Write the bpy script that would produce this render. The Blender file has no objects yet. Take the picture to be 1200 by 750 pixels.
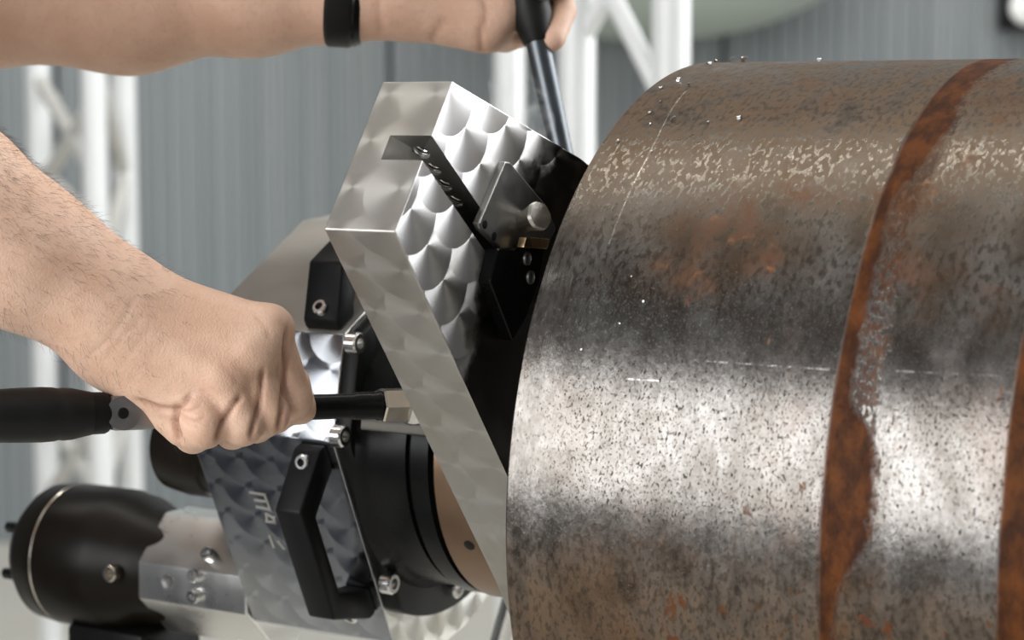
import bpy, bmesh, math, random
import numpy as np
from mathutils import Vector, Matrix

random.seed(7)
R = math.radians
scene = bpy.context.scene
col = scene.collection

# ------------------------------------------------------------------ camera
CAM = Vector((0, 0, 1.33))
F = 2400.0
PITCH = 0.1026
cam_d = bpy.data.cameras.new('camera')
cam_d.sensor_width = 36; cam_d.sensor_fit = 'HORIZONTAL'
cam_d.lens = F / 1200 * 36
cam_d.clip_start = 0.05; cam_d.clip_end = 60
cam_d.dof.use_dof = True
cam_d.dof.focus_distance = 0.93
cam_d.dof.aperture_fstop = 10.0
cam_o = bpy.data.objects.new('camera', cam_d)
cam_o.location = CAM
cam_o.rotation_euler = (math.pi / 2 - PITCH, 0, 0)
col.objects.link(cam_o)
scene.camera = cam_o

# ------------------------------------------------------------------ world and lights
w = bpy.data.worlds.new('hall_light'); scene.world = w
w.use_nodes = True
w.node_tree.nodes['Background'].inputs[0].default_value = (0.93, 0.97, 1.0, 1)
w.node_tree.nodes['Background'].inputs[1].default_value = 0.15

def area(name, loc, target, sx, sy, energy, color=(1, 1, 1)):
    d = bpy.data.lights.new(name, 'AREA'); d.shape = 'RECTANGLE'
    d.size = sx; d.size_y = sy; d.energy = energy; d.color = color
    o = bpy.data.objects.new(name, d); o.location = loc
    o.rotation_euler = (Vector(target) - Vector(loc)).to_track_quat('-Z', 'Y').to_euler()
    col.objects.link(o)
    return o
area('window_light', (-2.55, -1.0, 2.0), (0.1, 0.95, 1.9), 3.4, 1.75, 150, (0.98, 0.99, 1.0))
area('ceiling_strip_lamp', (-0.40, 1.72, 3.6), (-0.40, 1.4, 1.2), 3.2, 0.16, 24, (1.0, 0.97, 0.92))
area('ceiling_panel_lamp', (0.1, 0.2, 3.7), (0.1, 0.5, 1.2), 4.0, 2.2, 16, (1.0, 0.97, 0.92))
area('window_light_right', (3.4, 2.2, 2.7), (0.0, 1.0, 1.3), 3.4, 3.0, 235, (0.97, 0.99, 1.0))
area('wall_fill_back', (0.0, 3.8, 4.6), (0.0, 6.2, 3.2), 6.0, 1.2, 190, (1.0, 0.99, 0.96))  # added fill aimed at the back wall, kept out of the pipe's reflection

scene.view_settings.view_transform = 'Standard'
scene.view_settings.look = 'None'
scene.view_settings.gamma = 1.0
scene.view_settings.exposure = 0.0

# ------------------------------------------------------------------ coordinates
FW = Vector((0, math.cos(PITCH), -math.sin(PITCH)))
UP = Vector((0, math.sin(PITCH), math.cos(PITCH)))
def at(px, py, d):                      # pixel at a depth (m) along the view axis -> world point
    return CAM + (FW + Vector((1, 0, 0)) * ((px - 600) / F) - UP * ((py - 375) / F)) * d
YAW = 0.5382
AX = Vector((math.cos(YAW), -math.sin(YAW), 0))      # pipe axis, towards the right and the camera
NX = Vector((math.sin(YAW), math.cos(YAW), 0))       # level, across the pipe, away from the camera
ZX = Vector((0, 0, 1))
PC = CAM + Vector((0.1009, 1.0333, -0.18))           # centre of the pipe's cut end
PR = 0.2032
def W(s, u, v):
    return PC + AX * s + NX * u + ZX * v

# ------------------------------------------------------------------ object helpers
WL = {}
def mesh_obj(name, bm, mat, parent=None, smooth=True, auto=35):
    me = bpy.data.meshes.new(name)
    c = Vector((0, 0, 0))
    if len(bm.verts):
        for v in bm.verts: c += v.co
        c /= len(bm.verts)
    bmesh.ops.translate(bm, verts=bm.verts, vec=-c)
    if smooth:
        lim = R(auto)
        for f in bm.faces: f.smooth = True
        for e in bm.edges:
            if len(e.link_faces) == 2 and e.calc_face_angle(0) > lim: e.smooth = False
    bm.to_mesh(me); bm.free()
    if mat: me.materials.append(mat)
    o = bpy.data.objects.new(name, me)
    o.location = c
    WL[o] = c
    col.objects.link(o)
    if parent:
        o.parent = parent
        o.matrix_parent_inverse = Matrix.Translation(-WL[parent])
    return o
def empty(name, loc):
    o = bpy.data.objects.new(name, None); o.location = loc
    o.empty_display_size = 0.03
    WL[o] = Vector(loc); col.objects.link(o)
    return o
def tag(o, label=None, cat=None, group=None, kind=None):
    if label: o['label'] = label
    if cat: o['category'] = cat
    if group: o['group'] = group
    if kind: o['kind'] = kind
    return o

def box_uv(bm, ref=AX):
    """metre-true planar UVs, one frame per face"""
    uvl = bm.loops.layers.uv.verify()
    bm.normal_update()
    for f in bm.faces:
        n = f.normal
        if abs(n.dot(ref)) < 0.7:
            t = (ref - n * n.dot(ref)).normalized()
        else:
            t = (NX - n * n.dot(NX)).normalized()
        b = n.cross(t)
        for l in f.loops:
            p = l.vert.co - PC
            l[uvl].uv = (p.dot(t), p.dot(b))

def prism(poly, s0, s1, bev=0.0008, seg=2):
    """polygon in (u, v) metres across the pipe, extruded along the pipe axis"""
    bm = bmesh.new()
    A = [bm.verts.new(W(s0, *p)) for p in poly]
    B = [bm.verts.new(W(s1, *p)) for p in poly]
    n = len(poly)
    bm.faces.new(A); bm.faces.new(list(reversed(B)))
    for i in range(n):
        bm.faces.new((A[i], B[i], B[(i + 1) % n], A[(i + 1) % n]))
    bmesh.ops.recalc_face_normals(bm, faces=bm.faces)
    if bev:
        bmesh.ops.bevel(bm, geom=list(bm.edges), offset=bev, segments=seg, affect='EDGES', profile=0.5, clamp_overlap=True)
    box_uv(bm)
    return bm

def frame_box(bm, c, ex, ey, ez, bev=0.0, seg=2):
    """box with half-extent vectors"""
    vs = []
    for k in (-1, 1):
        for j in (-1, 1):
            for i in (-1, 1):
                vs.append(bm.verts.new(c + ex * i + ey * j + ez * k))
    fs = [(0, 1, 3, 2), (4, 6, 7, 5), (0, 4, 5, 1), (2, 3, 7, 6), (0, 2, 6, 4), (1, 5, 7, 3)]
    F_ = [bm.faces.new([vs[i] for i in f]) for f in fs]
    bmesh.ops.recalc_face_normals(bm, faces=F_)
    if bev:
        es = {e for f in F_ for e in f.edges}
        bmesh.ops.bevel(bm, geom=list(es), offset=bev, segments=seg, affect='EDGES', profile=0.5, clamp_overlap=True)

def basis(d, hint=None):
    d = d.normalized()
    h = hint or (Vector((0, 0, 1)) if abs(d.z) < 0.9 else Vector((1, 0, 0)))
    x = h.cross(d).normalized()
    return x, d.cross(x).normalized()

def lathe(bm, o, d, prof, seg=48, hint=None, uvr=None, uv0=0):
    """profile [(along, radius)...] turned about the axis o + d"""
    d = d.normalized(); x, y = basis(d, hint)
    uvl = bm.loops.layers.uv.verify()
    rings = []
    for (t, r) in prof:
        if r < 1e-7:
            rings.append([bm.verts.new(o + d * t)])
        else:
            rings.append([bm.verts.new(o + d * t + (x * math.cos(2 * math.pi * i / seg) + y * math.sin(2 * math.pi * i / seg)) * r) for i in range(seg)])
    L = [0 if not uv0 else -uv0]
    for a, b in zip(prof, prof[1:]): L.append(L[-1] + math.hypot(b[0] - a[0], b[1] - a[1]))
    fs = []
    for k in range(len(prof) - 1):
        a, b = rings[k], rings[k + 1]
        rr = uvr or max(prof[k][1], prof[k + 1][1])
        for i in range(seg):
            j = (i + 1) % seg
            if len(a) == 1 and len(b) == 1: continue
            if len(a) == 1: q = [(a[0], k, i), (b[j], k + 1, i + 1), (b[i], k + 1, i)]
            elif len(b) == 1: q = [(a[i], k, i), (a[j], k, i + 1), (b[0], k + 1, i)]
            else: q = [(a[i], k, i), (a[j], k, i + 1), (b[j], k + 1, i + 1), (b[i], k + 1, i)]
            f = bm.faces.new([v[0] for v in q])
            for l, v in zip(f.loops, q): l[uvl].uv = (L[v[1]] + prof[0][0], 2 * math.pi * v[2] / seg * rr)
            fs.append(f)
    bmesh.ops.recalc_face_normals(bm, faces=fs)

def tube(bm, pts, r, seg=12, caps=True):
    """round tube through points, radius may be a list"""
    n = len(pts)
    rr = r if isinstance(r, (list, tuple)) else [r] * n
    prev = None; rings = []
    for i, p in enumerate(pts):
        d = (pts[min(i + 1, n - 1)] - pts[max(i - 1, 0)]).normalized()
        if prev is None: x, y = basis(d)
        else:
            x = (prev - d * prev.dot(d)).normalized(); y = d.cross(x)
        prev = x
        rings.append([bm.verts.new(p + (x * math.cos(2 * math.pi * k / seg) + y * math.sin(2 * math.pi * k / seg)) * rr[i]) for k in range(seg)])
    fs = []
    for a, b in zip(rings, rings[1:]):
        for k in range(seg):
            fs.append(bm.faces.new((a[k], a[(k + 1) % seg], b[(k + 1) % seg], b[k])))
    if caps:
        fs.append(bm.faces.new(rings[0])); fs.append(bm.faces.new(list(reversed(rings[-1]))))
    bmesh.ops.recalc_face_normals(bm, faces=fs)

# ------------------------------------------------------------------ materials
class NT:
    def __init__(self, name):
        self.m = bpy.data.materials.new(name); self.m.use_nodes = True
        self.t = self.m.node_tree; self.b = self.t.nodes['Principled BSDF']
    def n(self, typ, **kw):
        x = self.t.nodes.new(typ)
        for k, v in kw.items(): setattr(x, k, v)
        return x
    def l(self, a, b): self.t.links.new(a, b)
    def put(self, sock, v):
        if isinstance(v, bpy.types.NodeSocket): self.l(v, sock)
        elif v is not None: sock.default_value = v
    def m_(self, op, a, b=None, c=None, clamp=False):
        x = self.n('ShaderNodeMath', operation=op, use_clamp=clamp)
        for i, v in enumerate((a, b, c)):
            if v is not None: self.put(x.inputs[i], v)
        return x.outputs[0]
    def v_(self, op, a, b=None):
        x = self.n('ShaderNodeVectorMath', operation=op)
        self.put(x.inputs[0], a)
        if b is not None:
            self.put(x.inputs[3] if op == 'SCALE' else x.inputs[1], b)
        return x.outputs['Value'] if op in ('LENGTH', 'DOT_PRODUCT', 'DISTANCE') else x.outputs[0]
    def mix(self, f, a, b, typ='RGBA'):
        x = self.n('ShaderNodeMix', data_type=typ)
        ix = {'RGBA': (6, 7, 2), 'VECTOR': (4, 5, 1), 'FLOAT': (2, 3, 0)}[typ]
        self.put(x.inputs[0], f); self.put(x.inputs[ix[0]], a); self.put(x.inputs[ix[1]], b)
        return x.outputs[ix[2]]
    def noise(self, vec, scale, detail=4, rough=0.55, dist=0.0):
        x = self.n('ShaderNodeTexNoise')
        self.put(x.inputs['Vector'], vec)
        x.inputs['Scale'].default_value = scale; x.inputs['Detail'].default_value = detail
        x.inputs['Roughness'].default_value = rough; x.inputs['Distortion'].default_value = dist
        return x.outputs['Fac']
    def ramp(self, f, a, b, lo=0.0, hi=1.0):
        x = self.n('ShaderNodeMapRange', interpolation_type='SMOOTHSTEP')
        self.put(x.inputs[0], f)
        for i, v in enumerate((a, b, lo, hi)): self.put(x.inputs[i + 1], v)
        return x.outputs[0]
    def bump(self, h, strength=0.3, dist=0.001, normal=None):
        x = self.n('ShaderNodeBump')
        x.inputs['Strength'].default_value = strength; x.inputs['Distance'].default_value = dist
        self.put(x.inputs['Height'], h)
        if normal: self.l(normal, x.inputs['Normal'])
        return x.outputs[0]
    def sep(self, v):
        x = self.n('ShaderNodeSeparateXYZ'); self.put(x.inputs[0], v); return x.outputs
    def comb(self, a, b, c=0.0):
        x = self.n('ShaderNodeCombineXYZ')
        for i, v in enumerate((a, b, c)): self.put(x.inputs[i], v)
        return x.outputs[0]
    def uv(self): return self.n('ShaderNodeTexCoord').outputs['UV']
    def obj(self): return self.n('ShaderNodeTexCoord').outputs['Object']
    def set(self, **kw):
        for k, v in kw.items(): self.put(self.b.inputs[k.replace('_', ' ')], v)
        return self

def C4(r, g, b): return (r, g, b, 1)

def plain(name, c, rough=0.5, metal=0.0, var=0.12, scale=60, bump=0.0, spec=0.5):
    k = NT(name); o = k.obj()
    n = k.noise(o, scale, 5)
    k.set(Base_Color=k.mix(n, C4(*[x * (1 - var) for x in c]), C4(*[min(1, x * (1 + var)) for x in c])),
          Roughness=k.ramp(n, 0.2, 0.8, rough * 0.85, min(1, rough * 1.15)), Metallic=metal)
    k.b.inputs['Specular IOR Level'].default_value = spec
    if bump: k.set(Normal=k.bump(k.noise(o, scale * 6, 3), bump, 0.0004))
    return k.m

def swirl(name, base, sx, sy, rad, rough=0.3, aniso=0.85, pipe_reflection=0.0, shear=0.0, turn=0.0):
    """engine-turned metal: overlapping brushed discs, brushing runs round each disc"""
    k = NT(name)
    uv0 = k.uv()
    x0 = k.sep(uv0); ct, st = math.cos(turn), math.sin(turn)
    uv = k.comb(k.m_('ADD', k.m_('MULTIPLY', x0[0], ct), k.m_('MULTIPLY', x0[1], st)), k.m_('SUBTRACT', k.m_('MULTIPLY', x0[1], ct), k.m_('MULTIPLY', x0[0], st)))
    xyz = k.sep(uv)
    p = k.comb(k.m_('DIVIDE', k.m_('ADD', xyz[0], k.m_('MULTIPLY', xyz[1], shear)), sx), k.m_('DIVIDE', xyz[1], sy))
    fr = k.v_('FRACTION', p); fl = k.v_('FLOOR', p)
    d0 = k.v_('SUBTRACT', fr, (0.5, 0.5, 0))
    asp = sy / sx
    res = d0; idv = fl
    for dj in (-1, 0, 1):
        for di in (-1, 0, 1):
            dd = k.v_('SUBTRACT', d0, (di, dj, 0))
            ln = k.v_('LENGTH', k.v_('MULTIPLY', dd, (1, asp, 0)))
            ins = k.m_('LESS_THAN', ln, rad)
            res = k.mix(ins, res, dd, 'VECTOR')
            idv = k.mix(ins, idv, k.v_('ADD', fl, (di, dj, 0)), 'VECTOR')
    rs = k.v_('MULTIPLY', res, (1, asp, 0))
    wn = k.n('ShaderNodeTexWhiteNoise', noise_dimensions='2D'); k.l(idv, wn.inputs['Vector'])
    rnd = wn.outputs['Value']
    dn = k.v_('NORMALIZE', rs); dx = k.sep(dn)
    ln = k.v_('LENGTH', rs)
    tg = k.n('ShaderNodeTangent', direction_type='UV_MAP')
    nrm = k.n('ShaderNodeNewGeometry').outputs['Normal']
    b0 = k.v_('CROSS_PRODUCT', nrm, tg.outputs[0])
    tu = k.v_('ADD', k.v_('SCALE', tg.outputs[0], ct), k.v_('SCALE', b0, st))
    bt = k.v_('SUBTRACT', k.v_('SCALE', b0, ct), k.v_('SCALE', tg.outputs[0], st))
    tx = k.v_('SCALE', tu, k.m_('MULTIPLY', dx[1], -1.0)); ty = k.v_('SCALE', bt, dx[0])
    T = k.v_('NORMALIZE', k.v_('ADD', tx, ty))
    rings = k.noise(k.comb(k.m_('MULTIPLY', ln, 40), k.m_('MULTIPLY', rnd, 50)), 1.0, 3)
    big = k.noise(k.v_('SCALE', uv, 1.0), 18, 4)
    bc = k.mix(rnd, C4(*[x * 0.86 for x in base]), C4(*base))
    bc = k.mix(k.ramp(big, 0.35, 0.75), bc, C4(base[0] * 0.86, base[1] * 0.83, base[2] * 0.78))
    k.set(Metallic=1.0, Anisotropic=aniso, Tangent=T)
    rg = k.m_('ADD', k.m_('MULTIPLY', rings, 0.10), rough - 0.05)
    if pipe_reflection:  # dark reflection of the pipe painted into the face colour
        pos = k.n('ShaderNodeNewGeometry').outputs['Position']
        q = k.v_('SUBTRACT', pos, tuple(PC))
        rr = k.v_('LENGTH', k.comb(k.v_('DOT_PRODUCT', q, tuple(NX)), k.sep(q)[2]))
        g1 = k.m_('ADD', k.m_('MULTIPLY', k.m_('SUBTRACT', k.noise(pos, 55, 4), 0.5), 0.045), rr)
        g = k.ramp(g1, pipe_reflection, pipe_reflection - 0.012)
        bc = k.mix(g, bc, C4(0.15, 0.135, 0.115))
        rg = k.mix(g, rg, 0.30, 'FLOAT')
    k.set(Base_Color=bc, Roughness=rg)
    return k.m

M = {}
M['swirl_face'] = swirl('swirled_bright_aluminium', (0.94, 0.94, 0.95), 0.027, 0.020, 0.72, 0.50, 0.80, pipe_reflection=0.203, turn=R(38))
M['swirl_soft'] = swirl('swirled_satin_aluminium', (0.50, 0.485, 0.46), 0.024, 0.024, 0.72, 0.42, 0.55)
M['swirl_house'] = swirl('swirled_housing_aluminium', (0.42, 0.44, 0.475), 0.021, 0.019, 0.74, 0.20, 0.9, shear=0.0)
M['swirl_disc'] = swirl('swirled_disc_aluminium', (0.90, 0.89, 0.85), 0.020, 0.018, 0.74, 0.35, 0.7)
M['black'] = plain('black_oxide_steel', (0.008, 0.008, 0.008), 0.42, 0.0, 0.3, 40, 0.0, 0.18)
M['black_gloss'] = plain('glossy_black_paint', (0.006, 0.006, 0.006), 0.27, 0.0, 0.2, 40, 0.0, 0.14)
M['plastic'] = plain('black_moulded_plastic', (0.008, 0.008, 0.0085), 0.46, 0.0, 0.25, 80, 0.15, 0.15)
M['motor'] = plain('brown_black_motor_shell', (0.010, 0.0075, 0.005), 0.36, 0.0, 0.25, 40, 0.0, 0.17)
M['copper'] = plain('browned_turned_steel', (0.24, 0.155, 0.10), 0.36, 0.85, 0.2, 30)
M['steel'] = plain('bright_steel', (0.72, 0.71, 0.69), 0.22, 1.0, 0.1, 90)
M['steel_dull'] = plain('dull_grey_steel', (0.30, 0.29, 0.28), 0.38, 0.9, 0.3, 120, 0.1)
M['brass'] = plain('brass_coloured_insert', (0.72, 0.53, 0.28), 0.3, 1.0, 0.1, 200)
M['nickel'] = plain('warm_nickel', (0.66, 0.60, 0.52), 0.24, 1.0, 0.1, 90)
M['knob'] = plain('rough_turned_steel', (0.66, 0.62, 0.56), 0.38, 1.0, 0.25, 250, 0.3)
M['rod'] = plain('dark_slate_metal', (0.10, 0.11, 0.12), 0.35, 0.8, 0.15, 60)
M['mill'] = plain('plain_beige_milled_aluminium', (0.47, 0.45, 0.41), 0.55, 0.75, 0.12, 40, 0.05)
M['alu'] = plain('plain_aluminium', (0.78, 0.77, 0.74), 0.3, 1.0, 0.06, 60)
M['truss'] = plain('white_satin_aluminium_tube', (0.74, 0.75, 0.745), 0.42, 0.1, 0.04, 20)
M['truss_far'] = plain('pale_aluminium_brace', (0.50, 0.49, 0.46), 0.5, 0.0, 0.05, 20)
M['floor'] = plain('pale_concrete_floor', (0.50, 0.48, 0.43), 0.5, 0.0, 0.07, 1.5)
M['chip'] = plain('fresh_cut_steel_chip', (0.80, 0.80, 0.80), 0.2, 1.0, 0.1, 400)
M['lamp_white'] = plain('frosted_white_lens', (0.85, 0.85, 0.84), 0.3, 0.0, 0.03, 30)
M['pale'] = plain('pale_green_grey_shell', (0.44, 0.50, 0.45), 0.5, 0.0, 0.03, 3)
M['shirt'] = plain('dark_cotton', (0.05, 0.055, 0.07), 0.85, 0.0, 0.15, 200, 0.2)
M['trouser'] = plain('navy_work_cotton', (0.03, 0.035, 0.055), 0.85, 0.0, 0.15, 200, 0.2)
M['hair'] = plain('dark_brown_hair', (0.06, 0.037, 0.024), 0.5, 0.0, 0.2, 200)
M['rubber'] = plain('black_rubber', (0.009, 0.009, 0.008), 0.5, 0.0, 0.2, 100, 0.1, 0.25)

def wall_mat():
    k = NT('grey_ribbed_sheet'); o = k.obj()
    st = k.noise(k.v_('MULTIPLY', o, (38, 1, 0.25)), 1.0, 3)
    c = k.mix(k.ramp(st, 0.3, 0.7), C4(0.185, 0.205, 0.215), C4(0.24, 0.26, 0.265))
    k.set(Base_Color=c, Roughness=0.6)
    return k.m
M['wall'] = wall_mat()

def pipe_mat():
    k = NT('rusty_mill_scale_steel')
    uv = k.uv(); q = k.sep(uv); s = q[0]; t = q[1]          # s along the pipe, t round it (m)
    P = lambda a, b: k.comb(k.m_('MULTIPLY', s, a), k.m_('MULTIPLY', t, b))
    n_low = k.noise(P(1, 1), 14, 5, 0.6)
    n_mid = k.noise(P(1, 0.55), 60, 6, 0.65)
    n_fine = k.noise(P(1, 0.5), 420, 4, 0.6)
    n_pit = k.noise(P(1.0, 0.48), 760, 4, 0.6, 0.0)
    n_line = k.noise(P(1, 0.015), 900, 2, 0.5)               # fine turning lines round the pipe
    n_ax = k.noise(P(0.06, 1), 140, 4, 0.6)                  # streaks along the pipe
    clean = k.ramp(s, 0.03, 0.085)                           # 0 on the cleaned end zone
    wob = k.m_('MULTIPLY', k.m_('SUBTRACT', n_mid, 0.5), 0.010)
    wob2 = k.m_('MULTIPLY', k.m_('SUBTRACT', n_low, 0.5), 0.022)
    hi_lo = k.m_('MAXIMUM', k.ramp(k.m_('MULTIPLY', k.m_('SUBTRACT', t, TC), SG), 0.085, 0.12), k.ramp(k.m_('MULTIPLY', k.m_('SUBTRACT', t, TC), SG), 0.02, -0.01))  # rust lies above and below; brown thinned between to whiten the highlight
    # weld-seam rust bands
    tv = k.m_('MULTIPLY', k.m_('SUBTRACT', t, TC), SG)
    def band(s0, s1, f=0.0012):
        a = k.m_('ADD', k.m_('ADD', s, wob), k.m_('MULTIPLY', k.m_('SUBTRACT', k.noise(P(1, 0.5), 230, 4, 0.7), 0.5), 0.009))
        lo = k.ramp(k.m_('ADD', s, k.m_('MULTIPLY', wob, 0.25)), s0 - f, s0 + f)
        hi = k.ramp(k.m_('SUBTRACT', k.m_('ADD', a, k.m_('MULTIPLY', wob2, 0.35)), s1), f * 2, -f * 2)
        return k.m_('MULTIPLY', lo, hi)
    b1 = band(0.1422, k.m_('ADD', 0.1495, k.m_('ADD', k.m_('MULTIPLY', k.m_('MULTIPLY', k.ramp(k.m_('ADD', tv, k.m_('MULTIPLY', wob, 0.8)), -0.014, 0.018), k.ramp(tv, 0.075, 0.045)), 0.0125), k.m_('MULTIPLY', k.ramp(tv, 0.150, 0.200), 0.008)))); b2 = band(0.2132, 0.240)
    side = k.m_('MULTIPLY', band(0.1475, 0.1605), k.m_('MULTIPLY', k.ramp(tv, 0.03, 0.05), k.m_('MULTIPLY', k.ramp(n_fine, 0.42, 0.56), 0.75)))
    bands = k.m_('MAXIMUM', k.m_('MAXIMUM', b1, side), b2)
    # scattered rust
    r1 = k.ramp(k.m_('ADD', k.m_('MULTIPLY', n_low, 0.75), k.m_('MULTIPLY', n_mid, 0.45)), 0.62, 0.74)
    spots = k.ramp(k.m_('ADD', k.noise(P(1, 0.6), 95, 5, 0.65, 0.2), k.m_('MULTIPLY', k.ramp(tv, 0.01, -0.02), 0.09)), 0.66, 0.72)
    rust = k.m_('MULTIPLY', k.m_('MAXIMUM', k.m_('MULTIPLY', r1, k.m_('ADD', 0.12, k.m_('MULTIPLY', hi_lo, 0.5))), spots), clean)
    pits = k.ramp(n_pit, 0.60, 0.66)
    pit2 = k.ramp(k.noise(P(1, 0.55), 1300, 2, 0.6), 0.60, 0.66)
    pits = k.m_('MAXIMUM', pits, k.m_('MULTIPLY', pit2, k.ramp(n_low, 0.30, 0.60, 0.05, 0.60)))
    pits = k.m_('MULTIPLY', pits, k.m_('ADD', k.m_('MULTIPLY', k.ramp(s, 0.008, 0.05), 0.8), 0.2))
    base = k.mix(k.ramp(n_mid, 0.3, 0.72), C4(0.085, 0.078, 0.070), C4(0.185, 0.175, 0.165))
    brown = k.mix(n_fine, C4(0.065, 0.036, 0.020), C4(0.150, 0.092, 0.055))
    base = k.mix(k.m_('MULTIPLY', k.ramp(n_low, 0.42, 0.66), k.m_('ADD', 0.12, k.m_('MULTIPLY', hi_lo, 0.7))), base, brown)
    film = k.m_('MULTIPLY', k.ramp(tv, 0.105, 0.20), k.ramp(n_mid, 0.28, 0.58, 0.35, 1.0))
    low_film = k.m_('MULTIPLY', k.ramp(tv, 0.014, -0.025), k.ramp(n_mid, 0.32, 0.60, 0.15, 0.85))
    film = k.m_('MULTIPLY', film, k.ramp(k.m_('ADD', k.m_('MULTIPLY', n_fine, 0.7), k.m_('MULTIPLY', n_mid, 0.3)), 0.56, 0.50, k.ramp(tv, 0.190, 0.215), 1.0))
    film = k.m_('MAXIMUM', film, low_film)
    pits = k.m_('MULTIPLY', pits, k.m_('SUBTRACT', 1.0, k.m_('MULTIPLY', k.ramp(tv, 0.095, 0.14), 0.85)))
    base = k.mix(k.m_('MULTIPLY', k.m_('MULTIPLY', k.ramp(tv, 0.12, 0.17), k.ramp(tv, 0.215, 0.19)), k.ramp(n_fine, 0.50, 0.60)), base, C4(0.42, 0.37, 0.29))  # paler metal flecks in one band, glints painted into the colour
    base = k.mix(film, base, k.mix(n_fine, C4(0.080, 0.047, 0.025), C4(0.205, 0.135, 0.078)))
    base = k.mix(k.m_('MULTIPLY', k.ramp(n_fine, 0.46, 0.62), k.m_('ADD', 0.30, k.m_('MULTIPLY', hi_lo, 0.45))), base, C4(0.045, 0.033, 0.024))
    rc = k.mix(n_mid, C4(0.06, 0.021, 0.008), C4(0.15, 0.055, 0.018))
    rc = k.mix(k.ramp(k.noise(P(1, 1), 120, 3), 0.60, 0.72), rc, C4(0.40, 0.15, 0.04))
    c = k.mix(rust, base, rc)
    c = k.mix(pits, c, C4(0.035, 0.024, 0.018))
    bc = k.mix(k.ramp(k.noise(P(1, 0.55), 110, 6, 0.65), 0.35, 0.68), C4(0.038, 0.012, 0.004), C4(0.115, 0.036, 0.008))
    c = k.mix(bands, c, bc)
    # dashed scriber line near the end
    line = k.m_('ABSOLUTE', k.m_('SUBTRACT', s, k.m_('SUBTRACT', 0.0268, k.m_('MULTIPLY', k.ramp(k.m_('MULTIPLY', k.m_('SUBTRACT', t, TC), SG), 0.180, 0.245), 0.006))))
    lm = k.m_('MULTIPLY', k.ramp(line, 0.0005, 0.0002), k.ramp(k.noise(P(20, 1), 330, 2), 0.50, 0.57))
    lm = k.m_('MULTIPLY', lm, k.m_('MULTIPLY', k.m_('GREATER_THAN', t, T0), k.m_('LESS_THAN', t, T1)))
    c = k.mix(lm, c, C4(0.60, 0.56, 0.50))
    # two long scratches along the pipe
    for (ts, w_, s0, s1, sl) in ((TC + SG * 0.0800, 0.00022, 0.085, 0.142, 0.00), (TC + SG * 0.0690, 0.00022, 0.05, 0.075, 0.02), (TC + SG * 0.0780, 0.0002, 0.166, 0.21, 0.02)):
        dl = k.m_('ABSOLUTE', k.m_('SUBTRACT', k.m_('ADD', t, k.m_('MULTIPLY', s, sl)), ts))
        sm = k.m_('MULTIPLY', k.ramp(dl, w_ * 1.6, w_ * 0.6), k.m_('MULTIPLY', k.m_('GREATER_THAN', s, s0), k.m_('LESS_THAN', s, s1)))
        c = k.mix(k.m_('MULTIPLY', sm, k.ramp(k.noise(P(1, 0.2), 170, 4, 0.7), 0.42, 0.60, 0.0, 0.65)), c, C4(0.75, 0.73, 0.70))
    nm = k.m_('MAXIMUM', k.m_('MAXIMUM', bands, k.m_('MULTIPLY', film, 0.6)), k.m_('MAXIMUM', k.m_('MULTIPLY', rust, 0.85), k.m_('MULTIPLY', pits, 0.9)))
    k.set(Specular_IOR_Level=k.m_('SUBTRACT', 0.5, k.m_('MULTIPLY', nm, 0.38)))
    metal = k.m_('SUBTRACT', 0.92, k.m_('MULTIPLY', nm, 0.9))
    rough = k.m_('ADD', k.m_('ADD', 0.17, k.m_('MULTIPLY', n_mid, 0.12)), k.m_('MULTIPLY', nm, 0.38))
    h = k.m_('ADD', k.m_('MULTIPLY', n_fine, 0.55), k.m_('MULTIPLY', n_line, k.ramp(s, 0.0, 0.03, 0.7, 0.15)))
    h = k.m_('SUBTRACT', h, k.m_('MULTIPLY', pits, 0.5))
    h = k.m_('ADD', h, k.m_('MULTIPLY', bands, k.m_('ADD', 0.8, n_mid)))
    h = k.m_('ADD', h, k.m_('MULTIPLY', n_low, 0.35))
    k.set(Base_Color=c, Metallic=metal, Roughness=rough, Normal=k.bump(h, 0.60, 0.00045))
    return k.m
# arc positions on the pipe (lathe starts at the far side, see below)
def arc(theta): return (theta % (2 * math.pi)) * PR
# lathe angle: x = hint cross d ; chosen so that theta runs with x = -NX.. computed numerically
_hx, _hy = basis(AX, NX)
def theta_of(u, v):
    dv = NX * u + ZX * v
    return math.atan2(dv.dot(_hy), dv.dot(_hx)) % (2 * math.pi)
def _arc_uv(u, v): return theta_of(u, v) * PR
TC = _arc_uv(-1, 0.0)
TS = TC
_t0 = _arc_uv(-math.cos(R(37)), math.sin(R(37))); _t1 = _arc_uv(-math.cos(R(68)), math.sin(R(68)))
T0, T1 = min(_t0, _t1), max(_t0, _t1)
SG = 1 if _t0 > TC else -1
M['pipe'] = pipe_mat()

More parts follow.
